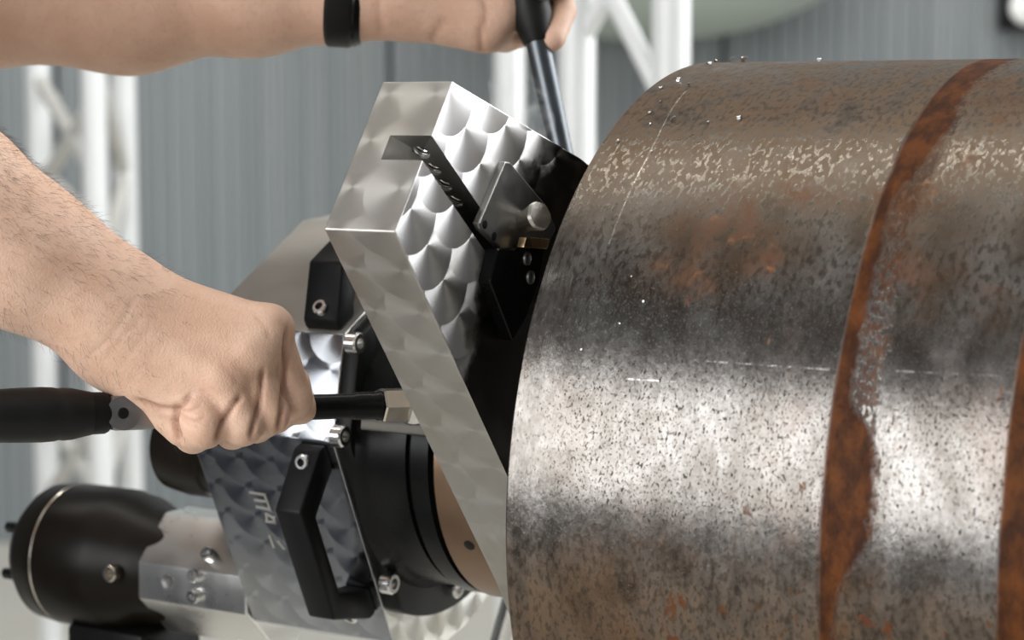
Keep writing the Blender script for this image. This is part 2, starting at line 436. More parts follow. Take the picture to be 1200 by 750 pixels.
def skin_mat():
    k = NT('skin'); o = k.obj()
    n1 = k.noise(o, 35, 5, 0.6); n2 = k.noise(o, 260, 4, 0.6); n3 = k.noise(k.v_('MULTIPLY', o, (1, 1, 1)), 900, 2)
    c = k.mix(k.ramp(n1, 0.3, 0.7), C4(0.68, 0.425, 0.30), C4(0.78, 0.525, 0.39))
    c = k.mix(k.m_('MULTIPLY', k.ramp(n2, 0.5, 0.72), 0.3), c, C4(0.56, 0.33, 0.22))
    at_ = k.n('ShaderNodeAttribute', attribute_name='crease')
    c = k.mix(k.m_('MULTIPLY', at_.outputs['Fac'], 0.62), c, C4(0.30, 0.13, 0.085))  # creases and finger gaps darkened, shade put into the skin colour
    k.set(Base_Color=c, Roughness=0.5, Subsurface_Weight=0.12, Subsurface_Radius=(0.9, 0.35, 0.2))
    k.b.inputs['Subsurface Scale'].default_value = 0.004
    k.b.inputs['Specular IOR Level'].default_value = 0.35
    vor = k.n('ShaderNodeTexVoronoi', feature='DISTANCE_TO_EDGE'); k.put(vor.inputs['Vector'], o); vor.inputs['Scale'].default_value = 520
    h = k.m_('ADD', k.m_('MULTIPLY', k.ramp(vor.outputs[0], 0.0, 0.18), 0.35), k.m_('MULTIPLY', n2, 0.9))
    k.set(Normal=k.bump(h, 0.28, 0.0008))
    return k.m
M['skin'] = skin_mat()

# ------------------------------------------------------------------ setting
WALL_Y = 6.2
bm = bmesh.new()
frame_box(bm, Vector((0, 2.2, -0.05)), Vector((6.5, 0, 0)), Vector((0, 4.3, 0)), Vector((0, 0, 0.05)))
tag(mesh_obj('floor', bm, M['floor'], smooth=False), kind='structure')
bm = bmesh.new()
frame_box(bm, Vector((0, WALL_Y + 0.14, 3.3)), Vector((6.5, 0, 0)), Vector((0, 0.06, 0)), Vector((0, 0, 3.35)))
wall = tag(mesh_obj('wall_back', bm, M['wall'], smooth=False), kind='structure')
def rib_panel(x0, x1, yoff):
    bm = bmesh.new()
    pts = [(x0, 0.045)]
    x = x0 + 0.004
    pitch = 0.045
    while x + pitch <= x1 - 0.002:
        pts += [(x, 0.010), (x + pitch * 0.36, 0.010), (x + pitch * 0.5, 0.0), (x + pitch * 0.86, 0.0), (x + pitch, 0.010)]
        x += pitch
    pts.append((x1, 0.045))
    lo = [bm.verts.new((p[0], WALL_Y + yoff + p[1], 0.0)) for p in pts]
    hi = [bm.verts.new((p[0], WALL_Y + yoff + p[1], 6.6)) for p in pts]
    for i in range(len(pts) - 1): bm.faces.new((lo[i], lo[i + 1], hi[i + 1], hi[i]))
    bm.faces.new((lo[0], hi[0], hi[-1], lo[-1]))
    return bm
edges = [-6.4 + 1.006 * i for i in range(13)]
for i, x in enumerate(edges[:-1]):
    mesh_obj('panel', rib_panel(x, x + 0.998, 0.0 if i % 2 else 0.006), M['wall'], wall, smooth=False)

# ------------------------------------------------------------------ trusses
def truss(name, label, chords, braces, r, rb, base, top, mats):
    """chords: (px, depth); braces: (chord a, z a, chord b, z b)"""
    P = [at(px, 375, d) for px, d in chords]
    c = sum((Vector((p.x, p.y, 0)) for p in P), Vector()) / len(P)
    t = tag(empty(name, c), label, 'truss')
    bm = bmesh.new()
    xs = [p.x for p in P]; ys = [p.y for p in P]
    frame_box(bm, Vector(((min(xs) + max(xs)) / 2, (min(ys) + max(ys)) / 2, 0.006)), Vector(((max(xs) - min(xs)) / 2 + 0.06, 0, 0)), Vector((0, (max(ys) - min(ys)) / 2 + 0.06, 0)), Vector((0, 0, 0.006)), 0.003)
    mesh_obj('base_plate', bm, mats[0], t)
    for p in P:
        bm = bmesh.new()
        lathe(bm, Vector((p.x, p.y, 0.012)), Vector((0, 0, 1)), [(0, 0), (0, r), (top, r), (top, 0)], 32)
        mesh_obj('chord', bm, mats[0], t)
    for (a, za, b, zb) in braces:
        bm = bmesh.new()
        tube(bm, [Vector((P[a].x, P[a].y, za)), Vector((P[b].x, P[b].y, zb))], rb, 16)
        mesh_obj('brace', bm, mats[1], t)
    return t
def zpx(y, d): return at(600, y, d).z
def zig(a, b, ch, y0, dy, n):
    out = []
    for i in range(n):
        ya, yb = y0 + dy * i, y0 + dy * (i + 1)
        A, B = (a, b) if i % 2 == 0 else (b, a)
        out.append((A, zpx(ya, ch[A][1]), B, zpx(yb, ch[B][1])))
    return out
LC = [(51, 4.30), (115, 4.05), (150, 4.30)]
lb2 = lambda a, ya, b, yb: (a, zpx(ya, LC[a][1]), b, zpx(yb, LC[b][1]))
br = [lb2(0, 90, 1, 205), lb2(0, 220, 1, 118), lb2(0, 195, 1, 268), lb2(2, 205, 1, 330), lb2(0, 480, 1, 590), lb2(0, 590, 1, 490), lb2(0, -40, 1, 90), lb2(0, 330, 1, 268), lb2(2, 205, 1, 60), lb2(2, 460, 1, 330), lb2(0, 330, 1, 420), lb2(2, 460, 1, 580), lb2(0, 700, 1, 590), lb2(0, -40, 1, -150), lb2(2, -60, 1, 60), lb2(2, 640, 1, 760)]
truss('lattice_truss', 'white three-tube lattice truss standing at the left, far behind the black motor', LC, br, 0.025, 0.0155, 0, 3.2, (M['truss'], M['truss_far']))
RC = [(597, 3.30), (675, 2.72), (784, 2.62)]
bt2 = [(1, zpx(-82, 2.72), 2, zpx(132, 2.62)), (1, zpx(57, 2.72), 2, zpx(-130, 2.62)), (1, zpx(-82, 2.72), 2, zpx(-300, 2.62)), (1, zpx(700, 2.72), 2, zpx(480, 2.62)), (0, zpx(700, 3.3), 1, zpx(480, 2.72)), (0, zpx(-200, 3.3), 1, zpx(-60, 2.72))]
truss('lattice_truss', 'white lattice truss of thick tubes rising behind the raised hand and the pipe', RC, bt2, 0.0245, 0.0125, 0, 3.2, (M['truss'], M['truss']))

# wall spotlight at the top right
t = tag(empty('spotlight', at(1215, 0, 6.1)), 'black box spotlight with a white lens on the wall, top right corner', 'lamp')
bm = bmesh.new()
c = at(1208, -4, 6.12); frame_box(bm, c, Vector((0.09, 0, 0)), Vector((0, 0.075, 0)), Vector((0, 0, 0.10)), 0.01)
mesh_obj('body', bm, M['black'], t)
bm = bmesh.new()
lathe(bm, Vector((c.x - 0.028, c.y - 0.068, c.z - 0.035)), Vector((0, -1, 0)), [(0, 0.055), (0.022, 0.052), (0.034, 0.035), (0.038, 0)], 32)
mesh_obj('lens', bm, M['lamp_white'], t)
bm = bmesh.new()
tube(bm, [Vector((c.x, c.y + 0.05, c.z + 0.09)), Vector((c.x, WALL_Y + 0.03, c.z + 0.16))], 0.015, 12)
mesh_obj('bracket', bm, M['black'], t)
# pale rounded shade hanging before the wall
c = at(765, -145, 5.75)
t = tag(empty('pendant_shade', c), 'large pale grey-green round pendant shade hanging before the grey wall', 'lamp')
bm = bmesh.new()
prof = [(0.60 * math.sin(a) * 0.0 - 0.30 * math.cos(a), 0.60 * math.sin(a)) for a in [math.pi * i / 28 for i in range(29)]]
prof = [(p[0], max(0, p[1])) for p in prof]
lathe(bm, Vector(c) + Vector((0, 0, -0.16)), Vector((0, 0, 1)), prof, 64)
mesh_obj('shade', bm, M['pale'], t)
bm = bmesh.new(); tube(bm, [Vector(c) + Vector((0, 0, 0.1)), Vector((c.x, c.y, 6.5))], 0.006, 8)
mesh_obj('cord', bm, M['black'], t)

# ------------------------------------------------------------------ pipe
pipe = tag(empty('steel_pipe', W(0.55, 0, -PR)), 'large rusty steel pipe with a bright machined end and rust-brown weld bands', 'pipe')
bm = bmesh.new()
PL = 1.25; wl = 0.014
lathe(bm, PC, AX, [(0.0, PR - wl), (0.0, PR - 0.0012), (0.0012, PR)] + [(0.0012 + (PL - 0.0024) * i / 24, PR) for i in range(1, 25)] + [(PL, PR - 0.0012), (PL, PR - wl)], 320, NX, PR, wl + 0.0005)
# inner bore
lathe(bm, PC, AX, [(0.0, PR - wl), (PL, PR - wl)], 160, NX, PR)
o = mesh_obj('pipe_wall', bm, M['pipe'], pipe, auto=30)
# pipe stand, off to the right
def pipe_stand(s):
    b = W(s, 0, 0); t = empty('pipe_stand', Vector((b.x, b.y, 0)))
    zb = b.z - PR
    bm = bmesh.new(); lathe(bm, Vector((b.x, b.y, 0)), Vector((0, 0, 1)), [(0, 0), (0, 0.20), (0.015, 0.20), (0.03, 0.05), (zb - 0.14, 0.04), (zb - 0.14, 0)], 32)
    mesh_obj('post', bm, M['steel_dull'], t)
    for sg in (-1, 1):
        bm = bmesh.new()
        d = (NX * sg + ZX * 0.75).normalized(); nrm = (ZX - NX * sg * 0.75).normalized() if False else (NX * (-sg) * 0.6 + ZX * 0.8).normalized()
        tan = AX.cross(nrm).normalized()
        contact = PC + AX * s - nrm * PR
        frame_box(bm, contact - nrm * 0.012, AX * 0.04, tan * 0.085, nrm * 0.012, 0.003)
        tube(bm, [contact - nrm * 0.02, Vector((b.x, b.y, zb - 0.15))], 0.02, 16)
        mesh_obj('cradle_arm', bm, M['steel_dull'], t)
    return t
tag(pipe_stand(0.52), 'grey steel pipe stand with a cradle holding up the rusty pipe', 'stand')

# ------------------------------------------------------------------ beveling machine
mach = tag(empty('pipe_beveling_machine', W(-0.2, 0, -0.12)), 'aluminium and black pipe beveling machine clamped on the left end of the pipe', 'machine')
mm = lambda *p: [(a / 1000, b / 1000) for a, b in p]
# --- slide block
S1, S0 = -0.030, -0.066
A_, B_, D_ = (-196.3, 191.9), (-240.5, 129.7), (-83.2, 156.9)
blk_poly = mm(A_, B_, (-101, -50), (-78, -86), (-20, -60), (30, 40), (10, 120), D_)
d1 = Vector((88, -99)).normalized()
def slotted_block():
    bm = prism(blk_poly, S0, S1, 0)
    bmesh.ops.bevel(bm, geom=[e for e in bm.edges], offset=0.0006, segments=2, affect='EDGES', profile=0.5, clamp_overlap=True)
    box_uv(bm)
    return bm
bm = slotted_block()
block = mesh_obj('slide_block', bm, M['swirl_soft'], mach, auto=25)
block.data.materials.append(M['swirl_face']); block.data.materials.append(M['alu'])
# cut the groove with a boolean, evaluated here once
def boolean(o, cutters, op='DIFFERENCE'):
    for c_ in cutters:
        m = o.modifiers.new('b', 'BOOLEAN'); m.operation = op; m.solver = 'EXACT'; m.object = c_
    dg = bpy.context.evaluated_depsgraph_get()
    me = bpy.data.meshes.new_from_object(o.evaluated_get(dg))
    for m in list(o.modifiers): o.modifiers.remove(m)
    o.data = me
    for f in me.polygons: f.use_smooth = False
    for c_ in cutters: bpy.data.objects.remove(c_, do_unlink=True)
ab = Vector((A_[0] - B_[0], A_[1] - B_[1])).normalized()
g_top = Vector((-208.6, 165.6)); g_bot = Vector((-219.8, 157.2)) 
g_bot = g_top - ab * 12.5
gd = Vector((40, -33)).normalized()
p_ = lambda v: (v.x / 1000, v.y / 1000)
groove = [p_(g_top - gd * 20), p_(g_top + gd * 95), p_(g_bot + gd * 95), p_(g_bot - gd * 20)]
cut = mesh_obj('cutter', prism(groove, S1 - 0.021, S1 + 0.02, 0), None)
cuts = [cut]
gn = Vector((gd.y, -gd.x)); gn = gn if gn.dot(ab) < 0 else -gn     # wall normal, facing down into the groove
hole_pts = []
for px, py in ((494, 183), (511, 200), (527, 219), (540, 238)):
    k_ = len(hole_pts)
    ctr = g_top + gd * (6.5 + 11.5 * k_)
    c3 = W(S1 - 0.0115, ctr.x / 1000, ctr.y / 1000)
    d3 = (NX * (-gn.x) + ZX * (-gn.y)).normalized()
    hole_pts.append((c3, d3))
    bm = bmesh.new(); lathe(bm, c3 - d3 * 0.003, d3, [(0, 0), (0, 0.0042), (0.020, 0.0042), (0.020, 0)], 24)
    cuts.append(mesh_obj('cutter', bm, None))
boolean(block, cuts)
for f in block.data.polygons:
    n = f.normal
    ctr = W(0, 0, 0)
    if n.dot(AX) > 0.9 and abs((WL[block] + f.center - PC).dot(AX) - S1) < 0.002: f.material_index = 1
    else: f.material_index = 0
    q_ = WL[block] + f.center - PC
    r_ = Vector((q_.dot(NX) * 1000, q_.dot(ZX) * 1000)) - g_top
    if r_.dot(gd) > 0.8 and -13.2 < r_.dot(ab) < 0.6 and S1 - 0.0225 < q_.dot(AX) < S1 - 0.0005: f.material_index = 2  # lighter aluminium inside the groove, brightened in colour against its shade
def thread_rings(c3, d3, r, ln, pitch=0.0013):
    bm = bmesh.new(); x, y = basis(d3)
    n = int(ln / pitch); seg = 18
    pts = []
    for i in range(n * seg + 1):
        a = 2 * math.pi * i / seg
        pts.append(c3 + d3 * (pitch * i / seg) + (x * math.cos(a) + y * math.sin(a)) * r)
    tube(bm, pts, 0.00035, 4, False)
    return bm
for c3, d3 in hole_pts:
    mesh_obj('threaded_hole', thread_rings(c3 + d3 * 0.0004, d3, 0.0041, 0.011), M['steel'], block)

# --- cutting tool on the face of the block
def px_uv(px, py, s):
    r = FW + Vector((1, 0, 0)) * ((px - 600) / F) - UP * ((py - 375) / F)
    k = ((PC + AX * s - CAM).dot(AX)) / r.dot(AX)
    p = CAM + r * k - PC
    return (p.dot(NX), p.dot(ZX))
def px_poly(pts, s): return [px_uv(x, y, s) for x, y in pts]
ts = -0.0270
blade_poly = px_poly([(592, 189), (598, 190), (640, 240), (652, 268), (640, 290), (588, 292), (563, 268), (561, 262)], ts)
blade = mesh_obj('tool_blade', prism(blade_poly, S1 - 0.0005, ts, 0.0007), M['steel_dull'], mach, auto=12)
for px, py in ((568, 263), (579, 277), (634, 313)):
    u_, v_ = px_uv(px, py, ts)
    bm = bmesh.new(); lathe(bm, W(ts - 0.0004, u_, v_), AX, [(0, 0), (0, 0.0020), (0.0006, 0.0020), (0.0007, 0.0017), (0.0007, 0)], 16)  # flush black disc in place of the hole's shaded inside
    if py < 300: mesh_obj('pin_hole', bm, M['black'], blade)
    else: bm.free()
hold_poly = px_poly([(584, 291), (640, 289), (633, 330), (618, 372), (602, 400), (575, 330)], -0.0235)
holder = mesh_obj('tool_holder', prism(hold_poly, S1 - 0.0005, -0.0235, 0.001), M['black_gloss'], mach, auto=12)
ins_poly = px_poly([(617, 278), (645, 280), (642, 292), (614, 290)], -0.0205)
mesh_obj('cutting_insert', prism(ins_poly, S1 + 0.0055, -0.0205, 0.0005), M['brass'], holder)
for px, py in ((617, 303), (621, 325)):
    u_, v_ = px_uv(px, py, -0.0235)
    bm = bmesh.new(); lathe(bm, W(-0.0237, u_, v_), AX, [(0, 0.0032), (0.0012, 0.003), (0.0016, 0.0018), (0.0004, 0.0014), (0.0004, 0)], 20)
    mesh_obj('grub_screw', bm, M['steel_dull'], holder)
# clamp screw: tapered knob with a notch
u_, v_ = px_uv(627, 257, -0.019)
bm = bmesh.new()
kd = (AX * 0.85 + NX * -0.30 + ZX * 0.25).normalized()
kc = W(-0.0215, u_, v_)
x_, y_ = basis(kd)
segs = 28
prof = [(-0.006, 0.0048), (0.0, 0.0052), (0.003, 0.0060), (0.0060, 0.0066), (0.0075, 0.0059), (0.0077, 0.0)]
rings = []
for (t_, r_) in prof:
    if r_ == 0: rings.append([bm.verts.new(kc + kd * t_)]); continue
    ring = []
    for i in range(segs):
        a = 2 * math.pi * i / segs
        g = 1.0
        if t_ > 0.002:
            for nc in (R(160), R(250), R(20)):
                dd = abs((a - nc + math.pi) % (2 * math.pi) - math.pi)
                g -= 0.09 * math.exp(-(dd / 0.17) ** 2)
        ring.append(bm.verts.new(kc + kd * t_ + (x_ * math.cos(a) + y_ * math.sin(a)) * r_ * g))
    rings.append(ring)
for a, b in zip(rings, rings[1:]):
    for i in range(segs):
        j = (i + 1) % segs
        if len(b) == 1: bm.faces.new((a[i], a[j], b[0]))
        else: bm.faces.new((a[i], a[j], b[j], b[i]))
bm.faces.new(list(reversed(rings[0])))
bmesh.ops.recalc_face_normals(bm, faces=bm.faces)
mesh_obj('clamp_screw', bm, M['knob'], mach, auto=28)

# --- housing
HS0, HS1 = -0.268, -0.172
hp = [(-89, 9), (-78, 64), (16, 116), (70, 120), (120, 70), (128, 10)]
hp += [(122 * math.cos(R(a)), 122 * math.sin(R(a))) for a in range(-8, -107, -9)]
hp = mm(*hp)
hp[-1] = (-0.035, -0.109)
def housing_bm():
    bm = prism(list(reversed(hp)), HS0, HS1, 0.0005, 2)
    return bm
housing = mesh_obj('housing', housing_bm(), M['swirl_house'], mach, auto=12)
housing.data.materials.append(M['mill']); housing.data.materials.append(M['swirl_disc'])
for f in housing.data.polygons:
    if f.normal.dot(AX) > 0.9: f.material_index = 2
    elif f.normal.z > 0.45: f.material_index = 1
# etched marks on the lower facet: strokes raised a hair
fold = Vector((-89, 9)); low = Vector((-35, -109))
qd = (low - fold).normalized(); qm = Vector((qd.y, -qd.x)); qm = qm if qm.x < 0 else -qm
Q3 = (NX * qd.x + ZX * qd.y); M3 = (NX * qm.x + ZX * qm.y)
def facet(s, q, h=0.0):          # point on the lower facet (m)
    return W(s, fold.x / 1000, fold.y / 1000) + Q3 * q + M3 * h
def facet_px(px, py):
    r = FW + Vector((1, 0, 0)) * ((px - 600) / F) - UP * ((py - 375) / F)
    p0 = facet(0, 0); k = (p0 - CAM).dot(M3) / r.dot(M3)
    p = CAM + r * k - p0
    return p.dot(AX), p.dot(Q3)
bm = bmesh.new()
strokes = [((293, 577), (311, 580)), ((299, 586), (314, 588)), ((301, 594), (316, 597)), ((310, 579), (317, 598)), ((312, 602), (313, 610)), ((312, 611), (322, 612)), ((314, 603), (320, 607)), ((321, 606), (322, 613)),
           ((316, 628), (321, 641)), ((326, 634), (333, 643))]
for a, b in strokes:
    (s0, q0), (s1, q1) = facet_px(*a), facet_px(*b)
    p0, p1 = facet(s0, q0, 0.0001), facet(s1, q1, 0.0001)
    d = (p1 - p0); L_ = d.length; d.normalize()
    frame_box(bm, (p0 + p1) / 2, d * (L_ / 2 + 0.0004), d.cross(M3) * 0.0007, M3 * 0.0002)
mesh_obj('etched_lettering', bm, M['mill'], housing, smooth=False)

# --- flange, drum, carrier
def hp_rad(th):
    best = 9
    n = len(hp); d = (math.cos(th), math.sin(th))
    for i in range(n):
        a, b = hp[i], hp[(i + 1) % n]
        ex, ey = b[0] - a[0], b[1] - a[1]
        den = d[0] * ey - d[1] * ex
        if abs(den) < 1e-9: continue
        tt = (a[0] * ey - a[1] * ex) / den; uu = (a[0] * d[1] - a[1] * d[0]) / den
        if tt > 0 and -1e-6 <= uu <= 1 + 1e-6: best = min(best, tt)
    return best
fl = []
for i in range(96):
    th = 2 * math.pi * i / 96
    r_ = min(0.0985, hp_rad(th) - 0.0015)
    fl.append((r_ * math.cos(th), r_ * math.sin(th)))
flange = mesh_obj('flange', prism(fl, HS1 - 0.001, -0.1625, 0.0012, 2), M['black'], mach, auto=40)
bm = bmesh.new()
lathe(bm, PC, AX, [(-0.164, 0.0835), (-0.158, 0.0815), (-0.154, 0.079), (-0.134, 0.079), (-0.1335, 0.0765), (-0.130, 0.0765), (-0.1295, 0.081), (-0.119, 0.081), (-0.118, 0.0775), (-0.114, 0.0775)], 128)
mesh_obj('drum', bm, M['black_gloss'], mach)
bm = bmesh.new()
lathe(bm, PC, AX, [(-0.116, 0.0), (-0.116, 0.0805), (-0.1145, 0.0820), (-0.0672, 0.0820), (-0.066, 0.0805), (-0.066, 0.0)], 128)
carrier = mesh_obj('tool_carrier', bm, M['copper'], mach)
def radial_hole(s, th, r0, rad):
    d = NX * math.cos(th) + ZX * math.sin(th)
    bm = bmesh.new()
    lathe(bm, W(s, 0, 0) + d * (r0 - 0.004), d, [(0.0, 0), (0.0, rad), (0.0042, rad), (0.0043, rad * 0.9), (0.0043, 0)], 20)  # solid black plug stands for the shade inside the hole
    return bm
for px, py, rad in ((550, 639, 0.0030),):
    # nearest surface point of the carrier along the pixel ray
    r = (FW + Vector((1, 0, 0)) * ((px - 600) / F) - UP * ((py - 375) / F)).normalized()
    best = None
    for i in range(2000):
        p = CAM + r * (0.85 + i * 0.00025) - PC
        if math.hypot(p.dot(NX), p.dot(ZX)) < 0.082: best = p; break
    if best is not None:
        mesh_obj('set_screw_hole', radial_hole(best.dot(AX), math.atan2(best.dot(ZX), best.dot(NX)), 0.082, rad), M['black'], carrier)
bm = bmesh.new()
lathe(bm, PC, AX, [(-0.067, 0.0), (-0.067, 0.06), (0.02, 0.06), (0.02, 0.075), (0.30, 0.075), (0.30, 0)], 64)
mandrel = mesh_obj('mandrel', bm, M['steel_dull'], mach)
for kk in range(3):
    th = R(90 + 120 * kk); d = NX * math.cos(th) + ZX * math.sin(th); tn = AX.cross(d)
    for s in (0.10, 0.24):
        bm = bmesh.new(); frame_box(bm, W(s, 0, 0) + d * ((0.07 + PR - wl) / 2), AX * 0.02, tn * 0.012, d * ((PR - wl - 0.07) / 2), 0.001)
        mesh_obj('clamping_jaw', bm, M['steel_dull'], mandrel)

def cap_bolt(c, d, r, h, parent, name='bolt', mat='steel'):
    bm = bmesh.new()
    lathe(bm, c, d, [(0, 0), (0, r), (h * 0.85, r), (h, r * 0.86), (h, r * 0.52), (h * 0.45, r * 0.46), (h * 0.45, 0)], 24)
    return mesh_obj(name, bm, M[mat], parent, auto=30)
for px, py in ((409, 512), (426, 403), (466, 685), (542, 690)):
    u_, v_ = px_uv(px, py, -0.156)
    cap_bolt(W(-0.1645, u_, v_), AX, 0.0058, 0.0065, mach)

# --- bow handles
def bow_handle(p0, p1, out, side, stand, wid, thick, screws=True):
    """p0, p1 feet centres on the facet; out = facet normal; side = width direction"""
    t = (p1 - p0).normalized()
    L_ = (p1 - p0).length
    prof_out = [(-0.010, 0), (-0.010, 0.006), (0.010, stand), (L_ - 0.010, stand), (L_ + 0.010, 0.006), (L_ + 0.010, 0)]
    prof_in = [(L_ - 0.006, 0), (L_ - 0.008, 0.005), (L_ - 0.020, stand - thick), (0.020, stand - thick), (0.008, 0.005), (0.006, 0)]
    poly = prof_out + prof_in
    bm = bmesh.new()
    A = [bm.verts.new(p0 + t * a + out * b - side * wid / 2) for a, b in poly]
    B = [bm.verts.new(p0 + t * a + out * b + side * wid / 2) for a, b in poly]
    n = len(poly)
    # caps as quads strips
    idx = [(0, 1, 10, 11), (1, 2, 9, 10), (2, 3, 8, 9), (3, 4, 7, 8), (4, 5, 6, 7)]
    for q in idx:
        bm.faces.new([A[i] for i in q]); bm.faces.new([B[i] for i in reversed(q)])
    for i in range(n):
        bm.faces.new((A[i], B[i], B[(i + 1) % n], A[(i + 1) % n]))
    bmesh.ops.recalc_face_normals(bm, faces=bm.faces)
    es = [e for e in bm.edges if len(e.link_faces) == 2 and e.calc_face_angle(0) > 0.15]
    bmesh.ops.bevel(bm, geom=es, offset=0.0016, segments=2, affect='EDGES', profile=0.5, clamp_overlap=True)
    h = mesh_obj('handle', bm, M['plastic'], mach, auto=40)
    for a, b in ((0.0, 0.010), (L_, 0.010)):
        sgn = -1 if a == 0 else 1
        c = p0 + t * (a + sgn * 0.004) + out * (0.011 if a == 0 else 0.011)
        cap_bolt(c - out * 0.003, out + t * sgn * 0.5, 0.0042, 0.006, h, 'bolt')
    return h
bow_handle(facet(-0.1855, 0.012), facet(-0.1855, 0.100), M3, AX, 0.034, 0.017, 0.011)
# upper handle on the top facet
tf0, tf1 = Vector((-78, 64)), Vector((16, 116))
td = (tf1 - tf0).normalized(); tn_ = Vector((-td.y, td.x)); 
T3 = NX * td.x + ZX * td.y; TN3 = NX * tn_.x + ZX * tn_.y
top0 = lambda s, q: W(s, tf0.x / 1000, tf0.y / 1000) + T3 * q
bow_handle(top0(-0.187, 0.012), top0(-0.187, 0.090), TN3, AX, 0.030, 0.022, 0.014)

# --- motor and coupling
mu, mv = -0.003, -0.0945
MP = lambda s: W(s, mu, mv)
bm = bmesh.new()
lathe(bm, W(0, mu, mv), AX, [(t_ - 0.045, r_ * 1.09) for t_, r_ in [(-0.412, 0), (-0.412, 0.026), (-0.409, 0.032), (-0.400, 0.0385), (-0.386, 0.0400), (-0.3855, 0.0392), (-0.3835, 0.0392), (-0.383, 0.0400), (-0.345, 0.0400), (-0.343, 0.0390), (-0.330, 0.0375), (-0.318, 0.0325), (-0.290, 0.030), (-0.290, 0)]], 96)
motor = mesh_obj('motor', bm, M['motor'], mach)
bm = bmesh.new(); lathe(bm, W(0, mu, mv), AX, [(-0.4303, 0.0430), (-0.4295, 0.0435), (-0.4287, 0.0430)], 96)
mesh_obj('joint_ring', bm, M['nickel'], motor)
for th in (200, 255, 145, 20, 80, 320):
    d = NX * math.cos(R(th)) + ZX * math.sin(R(th))
    bm = bmesh.new(); c = MP(-0.457) + d * 0.031
    lathe(bm, c, -AX, [(-0.004, 0.0035), (0.006, 0.0035), (0.007, 0.0028), (0.007, 0)], 6)
    mesh_obj('nut', bm, M['black'], motor)
d = (NX * math.cos(R(176)) + ZX * math.sin(R(176)))
cap_bolt(MP(-0.366) + d * 0.0375, d, 0.005, 0.006, motor, 'bolt', 'nickel')
# octagonal coupling
def oct_poly(r, rot=22.5): return [(mu + r * math.cos(R(rot + 45 * i)), mv + r * math.sin(R(rot + 45 * i))) for i in range(8)]
coupling = mesh_obj('coupling', prism([(mu + a / 1000, mv + b / 1000) for a, b in ((-36, -11), (-11, -36), (11, -36), (36, -11), (36, 11), (11, 36), (-11, 36), (-36, 11))], -0.350, -0.269, 0.0015, 2), M['alu'], mach, auto=12)
bm = bmesh.new()
d = (NX * -1.0 + ZX * 0.05).normalized()
lathe(bm, MP(-0.327) + d * 0.0358, d, [(0.0, 0.0), (0.0006, 0.003), (0.0008, 0.0042), (0.0002, 0.0046)], 20)
mesh_obj('screw_hole', bm, M['steel_dull'], coupling)
for (ds, th) in ((-0.306, 168), (-0.300, 148), (-0.306, 186)):
    d = NX * math.cos(R(th)) + ZX * math.sin(R(th))
    cap_bolt(MP(ds) + d * 0.0345, d, 0.0042, 0.006, coupling, 'bolt')
# black mounting foot and hose under the motor
bm = bmesh.new()
frame_box(bm, W(-0.385, mu, mv - 0.058), AX * 0.030, NX * 0.028, ZX * 0.022, 0.004)
mesh_obj('motor_foot', bm, M['black'], mach)
bm = bmesh.new()
hp_ = [MP(-0.415) + ZX * -0.03, MP(-0.421) + ZX * -0.05 - AX * 0.006, MP(-0.433) + ZX * -0.075, MP(-0.45) + ZX * -0.11, MP(-0.46) + ZX * -0.17, MP(-0.47) + ZX * -0.3]
tube(bm, hp_, 0.008, 16)
mesh_obj('hose', bm, M['rubber'], mach)
# second motor behind
mu2, mv2 = -0.035, -0.012
bm = bmesh.new()
lathe(bm, W(0, mu2, mv2), AX, [(-0.325, 0), (-0.325, 0.020), (-0.320, 0.026), (-0.305, 0.0285), (-0.288, 0.0285), (-0.286, 0.027), (-0.266, 0.027), (-0.266, 0)], 64)
mesh_obj('motor', bm, M['motor'], mach)
bm = bmesh.new()
frame_box(bm, W(-0.275, 0.03, -0.035), AX * 0.010, NX * 0.05, ZX * 0.05, 0.002)
mesh_obj('gear_case', bm, M['black'], mach)
# leg of the machine down to the floor, seen beside the pipe's lower edge
bm = bmesh.new()
lt = at(604, 700, 1.27)
lb_dir = (at(590, 750, 1.27) - lt)
k_ = lt.z / -lb_dir.z
lb = lt + lb_dir * k_
lb.z = 0.0
tube(bm, [W(-0.16, 0.11, -0.05), lt, lb], 0.008, 20)
mesh_obj('stand_leg', bm, M['steel'], mach)
bm = bmesh.new(); lathe(bm, lb, ZX, [(0, 0), (0, 0.04), (0.008, 0.04), (0.012, 0.012), (0.03, 0.010)], 24)
mesh_obj('leg_foot', bm, M['black'], mach)

# ------------------------------------------------------------------ hand tool (driver handle with socket)
ha, hb = at(-60, 489, 0.895), at(478, 474, 0.985)
hd = (hb - ha).normalized(); HL = (hb - ha).length
drv = tag(empty('socket_driver', ha + hd * 0.12), 'black socket driver with a rubber grip held in the lower fist', 'tool')
def along(p0, p1, px=None, py=None):    # distance along p0-p1 at which the line shows at a pixel column or row
    e0, e1 = p0 - CAM, p1 - CAM
    d0_, d1_ = e0.dot(FW), e1.dot(FW)
    if px is not None: n0, n1, k = e0.x, e1.x, (px - 600) / F
    else: n0, n1, k = -e0.dot(UP), -e1.dot(UP), (py - 375) / F
    return (k * d0_ - n0) / ((n1 - n0) - k * (d1_ - d0_)) * (p1 - p0).length
fx = lambda px: along(ha, hb, px=px)
bm = bmesh.new()
lathe(bm, ha, hd, [(0, 0), (0, 0.006), (0.002, 0.0105), (fx(-20), 0.0116), (fx(20), 0.0122), (fx(48), 0.0124), (fx(62), 0.0121), (fx(68), 0.0116), (fx(73), 0.0119), (fx(84), 0.0116), (fx(98), 0.0104), (fx(106), 0.0098), (fx(106), 0)], 40)
mesh_obj('grip', bm, M['rubber'], drv)
bm = bmesh.new()
lathe(bm, ha, hd, [(fx(105), 0), (fx(105), 0.0096), (fx(122), 0.0094), (fx(126), 0.0086), (fx(126), 0)], 40)
